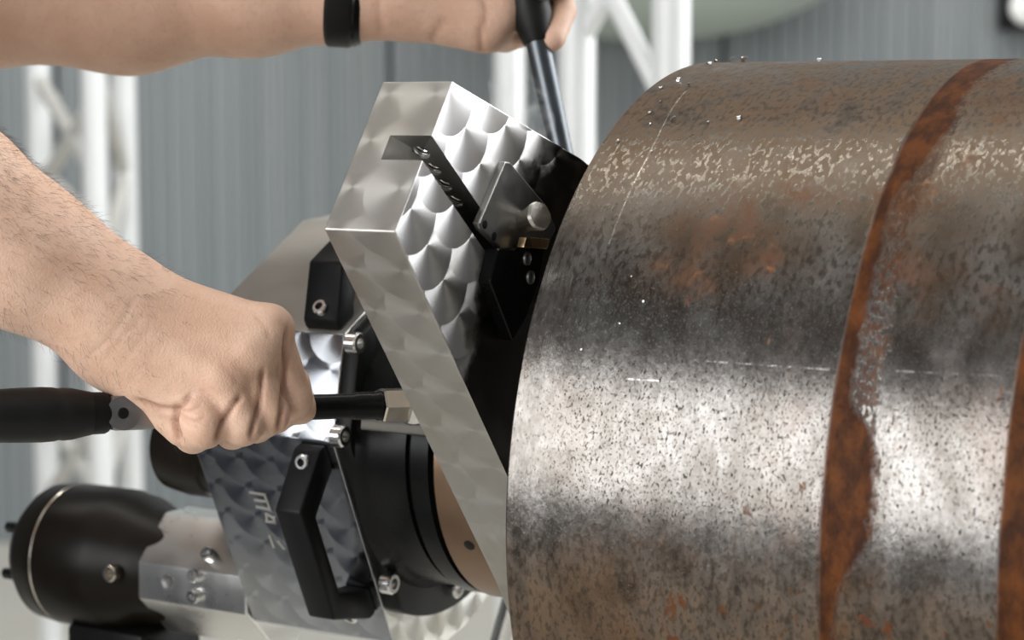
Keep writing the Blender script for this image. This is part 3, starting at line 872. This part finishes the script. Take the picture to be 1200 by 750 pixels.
mesh_obj('collar', bm, M['plastic'], drv)
x_, y_ = basis(hd)
bm = bmesh.new()
fc = ha + hd * fx(152); vn = -(FW - hd * FW.dot(hd)).normalized(); vs = hd.cross(vn)
frame_box(bm, fc, hd * (fx(178) - fx(152)), vs * 0.0078, vn * 0.0085, 0.002)
lathe(bm, fc - hd * (fx(178) - fx(166)), vn, [(-0.0085, 0), (-0.0085, 0.0078), (0.0085, 0.0078), (0.0088, 0)], 28)
tang = mesh_obj('hinge_tang', bm, M['steel_dull'], drv)
bm = bmesh.new(); lathe(bm, fc - hd * (fx(152) - fx(139)) + vn * 0.0087, vn, [(0, 0.0026), (0.0006, 0.0022), (0.0006, 0)], 16)
mesh_obj('pivot_pin', bm, M['black'], tang)
bm = bmesh.new()
lathe(bm, ha, hd, [(fx(180), 0), (fx(180), 0.0060), (fx(412), 0.0060), (fx(414), 0.0066), (fx(440), 0.0066), (fx(442), 0.0072), (fx(445), 0.0072), (fx(445), 0)], 32)
mesh_obj('shaft', bm, M['black_gloss'], drv)
# hex nut of the feed screw on the machine
bm = bmesh.new()
lathe(bm, ha, hd, [(fx(446), 0), (fx(446), 0.0080), (fx(448), 0.0086), (fx(474), 0.0086), (fx(476), 0.0080), (fx(476), 0)], 6)
nut = mesh_obj('feed_nut', bm, M['nickel'], mach, auto=20)
bm = bmesh.new()
lathe(bm, ha, hd, [(fx(475), 0), (fx(475), 0.0092), (fx(480), 0.0100), (fx(492), 0.0100), (fx(492), 0.0066), (fx(560), 0.0066), (fx(560), 0)], 32)
mesh_obj('feed_screw', bm, M['steel'], nut)
bm = bmesh.new()
e0, e1 = at(425, 488, 1.030), at(545, 500, 1.030)
tube(bm, [e0, e1], 0.0068, 24)
mesh_obj('guide_sleeve', bm, M['steel_dull'], mach)

# ------------------------------------------------------------------ surface nets for bodies
def sdf_cone(P, a, b, r1, r2):
    a = np.array(a, np.float32); b = np.array(b, np.float32)
    ba = b - a; L2 = float(ba @ ba) + 1e-12
    pa = P - a
    h = np.clip((pa @ ba) / L2, 0, 1)
    d = np.sqrt(((pa - h[..., None] * ba) ** 2).sum(-1))
    return d - (r1 + (r2 - r1) * h)
def smin(a, b, k):
    h = np.clip(0.5 + 0.5 * (b - a) / k, 0, 1)
    return b + (a - b) * h - k * h * (1 - h)
def nets(Fd, org, h):
    nx, ny, nz = Fd.shape
    neg = Fd < 0
    cs = [(i, j, k) for i in (0, 1) for j in (0, 1) for k in (0, 1)]
    sub = lambda A, c: A[c[0]:nx - 1 + c[0], c[1]:ny - 1 + c[1], c[2]:nz - 1 + c[2]]
    cnt = sum(sub(neg, c).astype(np.int8) for c in cs)
    act = (cnt > 0) & (cnt < 8)
    I = np.argwhere(act)
    idx = -np.ones(act.shape, np.int64); idx[act] = np.arange(len(I))
    V = np.zeros((len(I), 3)); N = np.zeros(len(I))
    for c in cs:
        for ax in range(3):
            if c[ax] == 0:
                c2 = list(c); c2[ax] = 1
                f0 = Fd[I[:, 0] + c[0], I[:, 1] + c[1], I[:, 2] + c[2]].astype(float)
                f1 = Fd[I[:, 0] + c2[0], I[:, 1] + c2[1], I[:, 2] + c2[2]].astype(float)
                m = (f0 < 0) != (f1 < 0)
                t = np.where(m, f0 / np.where(m, f0 - f1, 1), 0)
                p = np.tile(np.array(c, float), (len(I), 1)); p[:, ax] += t
                V[m] += p[m]; N[m] += 1
    V = (V / N[:, None] + I) * h + np.array(org)
    Q = []
    for ax in range(3):
        sl0 = [slice(None)] * 3; sl1 = [slice(None)] * 3
        sl0[ax] = slice(0, -1); sl1[ax] = slice(1, None)
        cr = neg[tuple(sl0)] != neg[tuple(sl1)]
        E_ = np.argwhere(cr)
        b, c = [(1, 2), (2, 0), (0, 1)][ax]
        ok = (E_[:, b] > 0) & (E_[:, c] > 0) & (E_[:, b] < Fd.shape[b] - 1) & (E_[:, c] < Fd.shape[c] - 1)
        E_ = E_[ok]
        s = neg[E_[:, 0], E_[:, 1], E_[:, 2]]
        def g(db, dc):
            e = E_.copy(); e[:, b] += db; e[:, c] += dc
            return idx[e[:, 0], e[:, 1], e[:, 2]]
        q = np.stack([g(-1, -1), g(0, -1), g(0, 0), g(-1, 0)], 1)
        q[~s] = q[~s][:, ::-1]
        Q.append(q)
    return V, np.concatenate(Q)
def body_field(prims, lo, hi, h):
    """prims: (a, b, r1, r2, k) blended in order; k = blend width"""
    lo = np.array(lo); hi = np.array(hi)
    n = np.ceil((hi - lo) / h).astype(int) + 1
    ax = [np.arange(n[i], dtype=np.float32) * h + lo[i] for i in range(3)]
    D = np.full(n, 1.0, np.float32)
    for (a, b, r1, r2, k) in prims:
        a = np.array(a); b = np.array(b)
        m = max(r1, r2) + k + 4 * h
        l_ = np.clip(((np.minimum(a, b) - m - lo) / h).astype(int), 0, n - 1)
        u_ = np.clip(((np.maximum(a, b) + m - lo) / h).astype(int) + 2, 1, n)
        if (u_ <= l_).any(): continue
        X, Y, Z = np.meshgrid(ax[0][l_[0]:u_[0]], ax[1][l_[1]:u_[1]], ax[2][l_[2]:u_[2]], indexing='ij')
        d = sdf_cone(np.stack([X, Y, Z], -1), a, b, r1, r2)
        s = (slice(l_[0], u_[0]), slice(l_[1], u_[1]), slice(l_[2], u_[2]))
        D[s] = smin(D[s], d, k)
    return D, lo
def relax(V, Q, it=2, f=0.5):
    nV = len(V)
    e = np.concatenate([Q[:, [0, 1]], Q[:, [1, 2]], Q[:, [2, 3]], Q[:, [3, 0]]])
    for _ in range(it):
        S = np.zeros_like(V); c = np.zeros(nV)
        for i in range(3):
            S[:, i] = np.bincount(e[:, 0], V[e[:, 1], i], nV) + np.bincount(e[:, 1], V[e[:, 0], i], nV)
        c = np.bincount(e[:, 0], minlength=nV) + np.bincount(e[:, 1], minlength=nV)
        V = V + f * (S / c[:, None] - V)
    return V
def surf(prims, h, pad=0.01, clip=None, it=2):
    P = np.array([[*p[0]] for p in prims] + [[*p[1]] for p in prims]); r = max(max(p[2], p[3]) for p in prims) + pad
    lo, hi = P.min(0) - r, P.max(0) + r
    D, lo = body_field(prims, lo, hi, h)
    V, Q = nets(D, lo, h)
    return relax(V, Q, it), Q
def np_obj(name, parts, mat, parent=None, creases=None):
    V = np.concatenate([p[0] for p in parts]); off = 0; Qs = []
    for v, q in parts: Qs.append(q + off); off += len(v)
    Q = np.concatenate(Qs)
    c = V.mean(0)
    me = bpy.data.meshes.new(name)
    me.vertices.add(len(V)); me.vertices.foreach_set('co', (V - c).astype(np.float32).ravel())
    me.loops.add(Q.size); me.loops.foreach_set('vertex_index', Q.astype(np.int32).ravel())
    me.polygons.add(len(Q)); me.polygons.foreach_set('loop_start', np.arange(0, Q.size, 4, dtype=np.int32)); me.polygons.foreach_set('loop_total', np.full(len(Q), 4, np.int32))
    me.update(calc_edges=True); me.validate()
    me.shade_smooth()
    if creases is not None:
        at_ = me.attributes.new('crease', 'FLOAT', 'POINT'); at_.data.foreach_set('value', creases.astype(np.float32))
    me.materials.append(mat)
    o = bpy.data.objects.new(name, me); o.location = Vector(c); WL[o] = Vector(c); col.objects.link(o)
    if parent:
        o.parent = parent; o.matrix_parent_inverse = Matrix.Translation(-WL[parent])
    return o

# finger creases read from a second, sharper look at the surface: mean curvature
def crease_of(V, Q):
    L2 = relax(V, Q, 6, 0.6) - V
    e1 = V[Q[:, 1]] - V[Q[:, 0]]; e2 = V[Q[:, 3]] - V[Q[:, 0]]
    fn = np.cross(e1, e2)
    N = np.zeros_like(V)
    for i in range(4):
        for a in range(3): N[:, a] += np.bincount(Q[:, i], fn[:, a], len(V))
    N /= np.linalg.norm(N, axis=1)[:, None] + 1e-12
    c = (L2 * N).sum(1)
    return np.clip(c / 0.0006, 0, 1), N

# ------------------------------------------------------------------ the person: arms, hands, body off to the left
HD = 0.925
def h3(px, py, dz=0.0): return np.array(at(px, py, HD + dz / 1000.0))
mmr = lambda r: r / 1000.0
elbow_r = h3(-330, 40, -40)
IX = dict(index=(314, 388, 0), middle=(290, 419, -3), ring=(259, 446, -4), pinky=(226, 470, -2))
RP = []
def add(L_, a, b, r1, r2, k): L_.append((np.array(a), np.array(b), mmr(r1), mmr(r2), mmr(k)))
# forearm
add(RP, elbow_r, h3(-60, 235, -6), 42, 34, 10)
add(RP, h3(-60, 238, -4), h3(30, 303, 0), 34, 29, 20)
add(RP, h3(30, 303, 0), h3(118, 362, 4), 28.5, 21.5, 20)
add(RP, h3(30, 290, 12), h3(130, 345, 8), 24, 20, 18)
add(RP, h3(118, 362, 4), h3(160, 385, 4), 22, 20, 16)
# metacarpals
add(RP, h3(140, 340, 6), h3(312, 389, 0), 14, 11.0, 12)
add(RP, h3(135, 358, 2), h3(290, 419, -3), 17, 11.0, 10)
add(RP, h3(130, 380, 2), h3(259, 446, -4), 18, 11.0, 10)
add(RP, h3(126, 398, 5), h3(226, 470, -1), 18, 12.0, 10)
add(RP, h3(140, 415, 8), h3(205, 466, 10), 17, 14, 10)         # edge of the palm
add(RP, h3(190, 400, 16), h3(290, 440, 24), 18, 13, 12)         # palm depth
# knuckle bumps
add(RP, h3(318, 380, 4), h3(322, 384, 5), 8.5, 8.5, 7)
add(RP, h3(298, 412, -5), h3(300, 416, -5), 7.5, 7.5, 7)
add(RP, h3(266, 440, -9), h3(268, 444, -9), 7.5, 7.5, 7)
# extensor tendons
for a, b in (((185, 348, 0), (305, 380, -3)), ((180, 368, -6), (284, 408, -9)), ((175, 392, -8), (255, 438, -12))):
    add(RP, h3(*a), h3(*b), 3.2, 4.0, 9)
# fingers: proximal, middle and end bones, curling round the shaft
def finger(L_, M0, P0, D0, T0_, r):
    add(L_, h3(*M0), h3(*P0), r + 1.0, r, 3.0)
    add(L_, h3(*P0), h3(*D0), r, r - 1.0, 1.2)
    add(L_, h3(*D0), h3(*T0_), r - 1.0, r - 2.0, 1.2)
finger(RP, (316, 392, 8), (343, 467, 14), (322, 488, 32), (300, 470, 38), 9.2)
finger(RP, (290, 421, 0), (315, 486, 1), (300, 498, 24), (280, 474, 35), 9.4)
finger(RP, (260, 448, -5), (284, 499, -8), (272, 506, 17), (255, 480, 31), 9.2)
finger(RP, (226, 474, -4), (240, 500, -13), (226, 509, 10), (215, 484, 27), 9.8)
# soft edge of the palm bulging below the heel
add(RP, h3(184, 478, 4), h3(214, 502, 2), 7.5, 8.5, 1.6)
# thumb wraps on the far side
add(RP, h3(200, 365, 22), h3(290, 405, 38), 14, 11, 8)
add(RP, h3(290, 405, 38), h3(338, 450, 44), 11, 9.5, 4)
add(RP, h3(338, 450, 44), h3(352, 478, 36), 9.5, 8, 4)
elbow_l = np.array(at(-260, -45, 1.20))
LD = 1.13
def l3(px, py, dz=0.0): return np.array(at(px, py, LD + dz / 1000.0))
LP = []
add(LP, elbow_l, l3(-40, -12, 30), 42, 41, 10)
add(LP, l3(-40, -12, 30), l3(150, 0, 15), 41, 38, 20)
add(LP, l3(150, 0, 15), l3(300, -4, 6), 37, 29, 20)
add(LP, l3(300, -4, 6), l3(400, -4, 0), 29, 23, 20)
add(LP, l3(400, -4, 0), l3(470, -6, 0), 23, 22, 15)
# palm
add(LP, l3(470, 4, -4), l3(565, 38, -6), 18, 11.5, 12)          # little-finger edge
add(LP, l3(470, -16, 0), l3(585, 14, -2), 22, 14, 12)
add(LP, l3(470, -45, 6), l3(610, -30, 4), 20, 15, 12)
add(LP, l3(470, -65, 8), l3(615, -70, 6), 18, 14, 12)
add(LP, l3(480, -90, -10), l3(600, -125, -22), 15, 11, 10)      # thumb
add(LP, l3(600, -125, -22), l3(650, -95, -30), 10.5, 8.5, 4)
# folded fingers in front of the handle
def lfinger(M0, P0, D0, T0_, r):
    add(LP, l3(*M0), l3(*P0), r + 1, r, 3); add(LP, l3(*P0), l3(*D0), r, r - 1, 2.2); add(LP, l3(*D0), l3(*T0_), r - 1, r - 2.2, 2)
lfinger((575, 42, -4), (592, 44, 14), (628, 36, 24), (640, 34, 6), 8.2)
lfinger((590, 16, 0), (640, 4, 20), (658, 12, 6), (648, 46, -8), 9.4)
lfinger((608, -28, 4), (650, -30, 22), (660, -22, 2), (636, -14, -14), 9.4)
lfinger((612, -68, 6), (655, -70, 22), (662, -62, 2), (634, -54, -14), 9.2)
# upper arms
sh_r = np.array((-0.66, 0.80, 1.50)); sh_l = np.array((-0.66, 1.16, 1.50))
RB = [(elbow_r, sh_r, mmr(43), mmr(56), mmr(10))]
LB = [(elbow_l, sh_l, mmr(43), mmr(56), mmr(10))]
vr, qr = surf(RP, 0.0012, it=3)
# skin folds: press the surface in along lines where fingers meet and where the wrist bends
def to_px(V):
    e = V - np.array(CAM); d = e @ np.array(FW)
    return 600 + F * e[:, 0] / d, 375 - F * (e @ np.array(UP)) / d, d
FOLDS = [([(337, 384), (335, 410), (333, 449), (331, 482), (326, 508)], 2.4, 3.0),
         ([(309, 432), (306, 458), (301, 487), (294, 514)], 2.4, 3.0),
         ([(284, 463), (274, 474), (262, 492), (254, 520)], 2.4, 3.0),
         ([(206, 474), (204, 484), (205, 497), (211, 518)], 2.6, 3.2),
         ([(158, 468), (187, 479), (204, 480), (215, 472), (226, 461)], 2.0, 3.2),
         ([(205, 482), (218, 489), (230, 492), (241, 487)], 0.9, 2.2),
         ([(207, 479), (222, 480), (236, 474)], 0.8, 2.2),
         ([(209, 484), (221, 497), (233, 501)], 0.5, 2.0),
         ([(159, 346), (148, 366), (132, 392), (100, 421)], 0.42, 1.7),
         ([(170, 366), (150, 388), (120, 424)], 0.30, 1.6), ([(180, 378), (160, 404), (134, 436)], 0.26, 1.6),
         ([(196, 392), (176, 418), (150, 450)], 0.22, 1.6),
         ([(300, 372), (312, 384), (316, 398)], 0.35, 3.0), ([(258, 425), (270, 437), (280, 450)], 0.3, 3.0)]
def press(V, Q, folds):
    _, N = crease_of(V, Q)
    fold = np.zeros(len(V))
    for pts, dep, sg in folds:
        x, y, d = to_px(V)
        best = np.full(len(V), 1e9); par = np.zeros(len(V)); tot = len(pts) - 1
        for i in range(tot):
            a = np.array(pts[i], float); b = np.array(pts[i + 1], float); ba = b - a
            t = np.clip(((x - a[0]) * ba[0] + (y - a[1]) * ba[1]) / (ba @ ba), 0, 1)
            dd = np.hypot(x - a[0] - t * ba[0], y - a[1] - t * ba[1])
            m = dd < best; best[m] = dd[m]; par[m] = (i + t[m]) / tot
        front = np.clip(-(N @ np.array(FW)) * 4, 0, 1)
        wgt = np.exp(-(best / sg) ** 2) * front * np.clip(np.minimum(par, 1 - par) * 8 + 0.25, 0, 1)
        V = V - N * (wgt * dep / 1000.0)[:, None]
        fold = np.maximum(fold, wgt * min(1, dep / 1.6))
    return V, fold
vl, ql = surf(LP, 0.0024, it=2)
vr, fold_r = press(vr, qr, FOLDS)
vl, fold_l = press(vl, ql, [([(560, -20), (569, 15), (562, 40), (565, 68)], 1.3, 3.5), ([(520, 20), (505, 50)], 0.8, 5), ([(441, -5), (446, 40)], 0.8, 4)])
vr = relax(vr, qr, 1, 0.3)
# body: torso, neck, head, hips, legs (coarse, mostly under the clothes)
BX, BY = -0.70, 0.98
def B3(x, y, z): return np.array((BX + x, BY + y, z))
BP = []
add(BP, sh_r, sh_l, 62, 62, 10)
add(BP, B3(0, -0.07, 1.42), B3(0, -0.06, 1.02), 115, 100, 60)
add(BP, B3(0, 0.07, 1.42), B3(0, 0.06, 1.02), 115, 100, 60)
add(BP, B3(0.0, 0, 1.5), B3(0.03, 0, 1.62), 60, 55, 40)
add(BP, B3(0.03, 0, 1.69), B3(0.02, 0, 1.735), 74, 82, 25)
add(BP, B3(0.065, 0, 1.62), B3(0.075, 0, 1.68), 45, 52, 25)       # jaw, face
add(BP, B3(0.125, 0, 1.672), B3(0.130, 0, 1.655), 9, 13, 10)      # nose
for sg in (-1, 1):
    add(BP, B3(0.02, sg * 0.080, 1.69), B3(0.02, sg * 0.084, 1.665), 13, 9, 6)   # ears
    add(BP, B3(0.0, sg * 0.085, 0.98), B3(0.02, sg * 0.10, 0.52), 92, 58, 50)
    add(BP, B3(0.02, sg * 0.10, 0.52), B3(-0.03, sg * 0.105, 0.10), 56, 38, 20)
    add(BP, B3(-0.03, sg * 0.105, 0.06), B3(0.13, sg * 0.12, 0.04), 40, 36, 20)
    add(BP, sh_r if sg < 0 else sh_l, elbow_r if sg < 0 else elbow_l, 56, 43, 20)
vb, qb = surf(BP, 0.009, it=2)
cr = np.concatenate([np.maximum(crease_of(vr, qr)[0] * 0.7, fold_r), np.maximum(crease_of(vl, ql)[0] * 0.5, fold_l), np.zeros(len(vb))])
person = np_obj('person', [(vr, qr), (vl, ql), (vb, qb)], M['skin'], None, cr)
tag(person, 'person with bare hairy forearms and black wristband, gripping a driver and a raised rod', 'person')
def grow(prims, g): return [(a, b, r1 + g, r2 + g, k) for a, b, r1, r2, k in prims]
mid_r = sh_r + (elbow_r - sh_r) * 0.62; mid_l = sh_l + (elbow_l - sh_l) * 0.62
SP = [(sh_r, sh_l, .062, .062, .01), (B3(0, -.07, 1.42), B3(0, -.06, .96), .115, .108, .06), (B3(0, .07, 1.42), B3(0, .06, .96), .115, .108, .06),
      (sh_r, mid_r, .058, .056, .03), (sh_l, mid_l, .058, .056, .03)]
np_obj('shirt', [surf(grow(SP, 0.012), 0.010)], M['shirt'], person)
TP = []
for sg in (-1, 1):
    add(TP, B3(0.0, sg * 0.085, 0.98), B3(0.02, sg * 0.10, 0.52), 104, 76, 50)
    add(TP, B3(0.02, sg * 0.10, 0.52), B3(-0.03, sg * 0.105, 0.14), 74, 62, 20)
np_obj('trousers', [surf(TP, 0.010)], M['trouser'], person)
FP = []
for sg in (-1, 1): add(FP, B3(-0.05, sg * 0.105, 0.052), B3(0.15, sg * 0.12, 0.048), 52, 46, 5)
np_obj('shoes', [surf(FP, 0.008)], M['rubber'], person)
HP_ = []
add(HP_, B3(-0.005, 0, 1.71), B3(0.015, 0, 1.755), 84, 84, 10)
np_obj('hair', [surf(HP_, 0.008)], M['hair'], person)
for sg in (-1, 1):
    bm = bmesh.new()
    bmesh.ops.create_uvsphere(bm, u_segments=16, v_segments=10, radius=0.011)
    bmesh.ops.translate(bm, verts=bm.verts, vec=Vector(B3(0.112, sg * 0.031, 1.695)))
    mesh_obj('eye', bm, M['lamp_white'], person)
# wristband on the raised arm
wa = Vector(l3(386, -4, 0)); wb = Vector(l3(416, -4, 0)); wd = (wb - wa).normalized()
wd = (wd + UP * -0.10).normalized()
bm = bmesh.new()
wL = (wb - wa).length
lathe(bm, wa, wd, [(0, 0.0235), (0.0, 0.0262), (0.002, 0.0275), (wL - 0.001, 0.0270), (wL + 0.001, 0.0258), (wL + 0.001, 0.0228)], 56)
band_ = mesh_obj('wristband', bm, M['rubber'], person)
bm = bmesh.new()
lathe(bm, wa + wd * (wL - 0.0005), wd, [(0, 0.0255), (0.003, 0.0262), (0.006, 0.0245), (0.006, 0.0225)], 56)
mesh_obj('watch_case', bm, M['black_gloss'], band_)
bm = bmesh.new()
wc = wa + wd * (wL * 0.98) - FW * 0.0262 + UP * 0.004
frame_box(bm, wc, wd * 0.0022, UP * 0.006, FW * 0.0012, 0.0006)
mesh_obj('buckle', bm, M['steel'], band_)
# arm hairs: fine solid hairs on the forearms, one uncountable part
def hairs(V, N, sel, n, ln, rad):
    rng = np.random.default_rng(5)
    ids = rng.choice(np.where(sel)[0], n)
    vs, fs = [], []
    fd = (h3(160, 385) - h3(-60, 235)); fd /= np.linalg.norm(fd)
    for i in ids:
        p = V[i]; nn = N[i]
        g = fd * 0.9 + nn * 0.38 + rng.normal(size=3) * 0.32 + np.array((0, 0, -0.25))
        g -= nn * min(0, g @ nn) ; g /= np.linalg.norm(g)
        L_ = ln * rng.uniform(0.5, 1.2)
        s1 = np.cross(g, nn); s1 /= np.linalg.norm(s1) + 1e-9; s2 = np.cross(g, s1)
        mid = p + g * L_ * 0.55 + nn * 0.0006; tip = p + g * L_ - nn * 0.0004 * 0
        b0 = len(vs)
        for c, r in ((p - nn * 0.0004, rad), (mid, rad * 0.8)):
            for k in range(3):
                a = 2.094 * k; vs.append(c + (s1 * math.cos(a) + s2 * math.sin(a)) * r)
        vs.append(tip)
        for k in range(3):
            k2 = (k + 1) % 3
            fs.append((b0 + k, b0 + k2, b0 + 3 + k2, b0 + 3 + k)); fs.append((b0 + 3 + k, b0 + 3 + k2, b0 + 6))
    return vs, fs
cN = crease_of(vr, qr)[1]
scr = (vr - np.array(CAM)); dep = scr @ np.array(FW)
pxs = 600 + F * scr[:, 0] / dep; pys = 375 - F * (scr @ np.array(UP)) / dep
dens = (pxs > -80) & (pxs < 215) & (cN[:, 1] < 0.45)
hv, hf = hairs(vr, cN, dens & (np.random.default_rng(1).random(len(vr)) < np.clip((250 - pxs) / 260, 0.05, 1) * np.where(cN[:, 2] > 0.05, 1.0, 0.28)), 1700, 0.0072, 0.000048)
me = bpy.data.meshes.new('arm_hair'); me.from_pydata([tuple(v) for v in hv], [], hf); me.materials.append(M['hair'])
o = bpy.data.objects.new('arm_hair', me); col.objects.link(o); o.parent = person; o.matrix_parent_inverse = Matrix.Translation(-WL[person]); o['kind'] = 'stuff'

# ------------------------------------------------------------------ rod held in the raised hand
ra, rb_ = at(604, -70, 1.130), at(664, 205, 1.115)
rd = (rb_ - ra).normalized(); RL = (rb_ - ra).length
rod = tag(empty('rod_tool', ra + rd * 0.1), 'slim dark grey rod tool with black grip held downward in the raised hand', 'tool')
fy = lambda py: along(ra, rb_, py=py)
bm = bmesh.new()
lathe(bm, ra, rd, [(0, 0), (0, 0.008), (0.003, 0.0105), (fy(20), 0.0115), (fy(38), 0.0095), (fy(50), 0.0078), (fy(50), 0)], 32)
mesh_obj('grip', bm, M['rubber'], rod)
bm = bmesh.new()
lathe(bm, ra, rd, [(fy(48), 0), (fy(48), 0.0068), (fy(120), 0.0066), (fy(185), 0.0060), (fy(185), 0)], 32)
mesh_obj('shaft', bm, M['rod'], rod)
bm = bmesh.new()
lathe(bm, ra, rd, [(fy(184), 0), (fy(184), 0.0056), (fy(200), 0.0068), (fy(218), 0.0040), (fy(219), 0)], 24)
mesh_obj('tip', bm, M['black'], rod)

# ------------------------------------------------------------------ chips on the pipe
def pipe_hit(px, py):
    r = (FW + Vector((1, 0, 0)) * ((px - 600) / F) - UP * ((py - 375) / F)).normalized()
    q = CAM - PC
    du, dv, qu, qv = r.dot(NX), r.dot(ZX), q.dot(NX), q.dot(ZX)
    a, b, c = du * du + dv * dv, 2 * (du * qu + dv * qv), qu * qu + qv * qv - PR * PR
    dsc = b * b - 4 * a * c
    k = (-b - math.sqrt(dsc)) / (2 * a) if dsc > 0 else -b / (2 * a)
    p = q + r * k
    s = p.dot(AX); th = math.atan2(p.dot(ZX), p.dot(NX))
    d = NX * math.cos(th) + ZX * math.sin(th)
    return PC + AX * s + d * PR, d
def chip_mesh(size, seed):
    rng = random.Random(seed)
    bm = bmesh.new()
    n = 9; turn = rng.uniform(1.2, 3.6); rad = size * rng.uniform(0.38, 0.5); wd = size * rng.uniform(0.35, 0.6); th = size * 0.10
    rows = []
    for i in range(n):
        a = turn * i / (n - 1); rr = rad * (1 - 0.25 * i / n)
        c = Vector((math.cos(a), 0, math.sin(a))); sk = Vector((0, 0.12 * size * i / n, 0))
        w2 = wd * (0.6 + 0.4 * math.sin(math.pi * i / (n - 1)))
        rows.append([bm.verts.new(c * (rr + e) + sk + Vector((0, f * w2 / 2, 0))) for e, f in ((0, -1), (th, -1), (th, 1), (0, 1))])
    for a, b in zip(rows, rows[1:]):
        for k in range(4): bm.faces.new((a[k], a[(k + 1) % 4], b[(k + 1) % 4], b[k]))
    bm.faces.new(rows[0]); bm.faces.new(list(reversed(rows[-1])))
    bmesh.ops.recalc_face_normals(bm, faces=bm.faces)
    return bm
GR = 'tiny chips scattered on the upper left of the pipe'
chips = [(863, 72, 6.4, 'left one of two shiny curled steel chips side by side on top of the pipe', 'pair of large steel chips'),
         (874, 71, 6.6, 'right one of two shiny curled steel chips side by side on top of the pipe', 'pair of large steel chips'),
         (830, 77, 5.0, 'bright steel chip with a dark foot, left of the chip pair on top', None),
         (839, 70, 3.6, 'small white chip on the pipe crest between larger chips', None),
         (960, 66, 3.8, 'lone bright chip standing on the crest, farthest right of all the chips', None),
         (791, 140, 4.2, 'hook-shaped bright chip lying just right of the dashed white line', None),
         (867, 140, 3.4, 'small oblong chip lying alone on the brown surface right of the others', None),
         (796, 94, 3.6, 'small dark chip standing near the pipe crest above the dashed line', None)]
tiny = [(775, 104, 2.8, 'bright steel crumb at the outer edge of the upper left shoulder'),
        (763, 146, 2.8, 'bright flat crumb lying just left of the dashed line, level with the hook-shaped chip'),
        (762, 133, 2.4, 'dark crumb just above the bright flat crumb left of the dashed line'),
        (808, 100, 2.8, 'small crumb at the upper end of the dashed line, below the crest'),
        (774, 120, 1.8, 'faint small crumb on the shoulder between the edge crumb and the dark crumb'),
        (724, 166, 2.2, 'pale crumb at the pipe edge above the golden brown patch'),
        (764, 178, 2.0, 'dark crumb lying right of the middle of the dashed line'),
        (732, 213, 1.9, 'pale speck-like crumb just left of the lower dashed line'),
        (830, 144, 1.8, 'thin pale sliver between the hook-shaped chip and the small oblong chip'),
        (740, 326, 2.2, 'round white crumb on the plain dark steel, below the dashed line'),
        (754, 353, 1.6, 'small crumb below and right of the round white crumb'),
        (727, 379, 1.4, 'small crumb just above the bright band of the pipe'),
        (682, 410, 1.5, 'lowest small crumb, near the cut edge at the start of the bright band')]
for i, (px, py, sz, lab, g) in enumerate(chips + [(*q, GR) for q in tiny]):
    p, d = pipe_hit(px, py)
    sz = sz / 1000.0
    bm = chip_mesh(sz, 40 + i)
    rot = d.to_track_quat('Z', 'X').to_matrix().to_4x4() @ Matrix.Rotation(random.uniform(0, 6.28), 4, 'Z')
    bmesh.ops.transform(bm, matrix=rot, verts=bm.verts)
    low_ = min(v.co.dot(d) for v in bm.verts)
    bmesh.ops.translate(bm, verts=bm.verts, vec=p - d * (low_ + 0.0001))
    tag(mesh_obj('steel_chip', bm, M['chip'], auto=50), lab, 'chip', g)

# ------------------------------------------------------------------ thin smoke at the cut
def smoke_mat():
    m = bpy.data.materials.new('thin_smoke'); m.use_nodes = True
    t = m.node_tree; t.nodes.clear()
    out = t.nodes.new('ShaderNodeOutputMaterial'); vp = t.nodes.new('ShaderNodeVolumePrincipled')
    tc = t.nodes.new('ShaderNodeTexCoord'); nz = t.nodes.new('ShaderNodeTexNoise'); nz.inputs['Scale'].default_value = 45; nz.inputs['Detail'].default_value = 4; nz.inputs['Distortion'].default_value = 1.6
    mr = t.nodes.new('ShaderNodeMapRange'); mr.inputs[1].default_value = 0.5; mr.inputs[2].default_value = 0.75; mr.inputs[3].default_value = 0.0; mr.inputs[4].default_value = 45.0
    t.links.new(tc.outputs['Object'], nz.inputs['Vector']); t.links.new(nz.outputs['Fac'], mr.inputs[0]); t.links.new(mr.outputs[0], vp.inputs['Density'])
    vp.inputs['Color'].default_value = (0.95, 0.95, 0.95, 1)
    t.links.new(vp.outputs[0], out.inputs['Volume'])
    return m
bm = bmesh.new()
sp = [at(634, 178, 1.06), at(622, 150, 1.06), at(606, 115, 1.06), at(596, 80, 1.06), at(604, 66, 1.06)]
tube(bm, sp, [0.010, 0.014, 0.015, 0.012, 0.004], 16)
tag(mesh_obj('smoke', bm, smoke_mat()), 'thin wisp of smoke rising above the block beside the dark rod', 'smoke', kind='stuff')
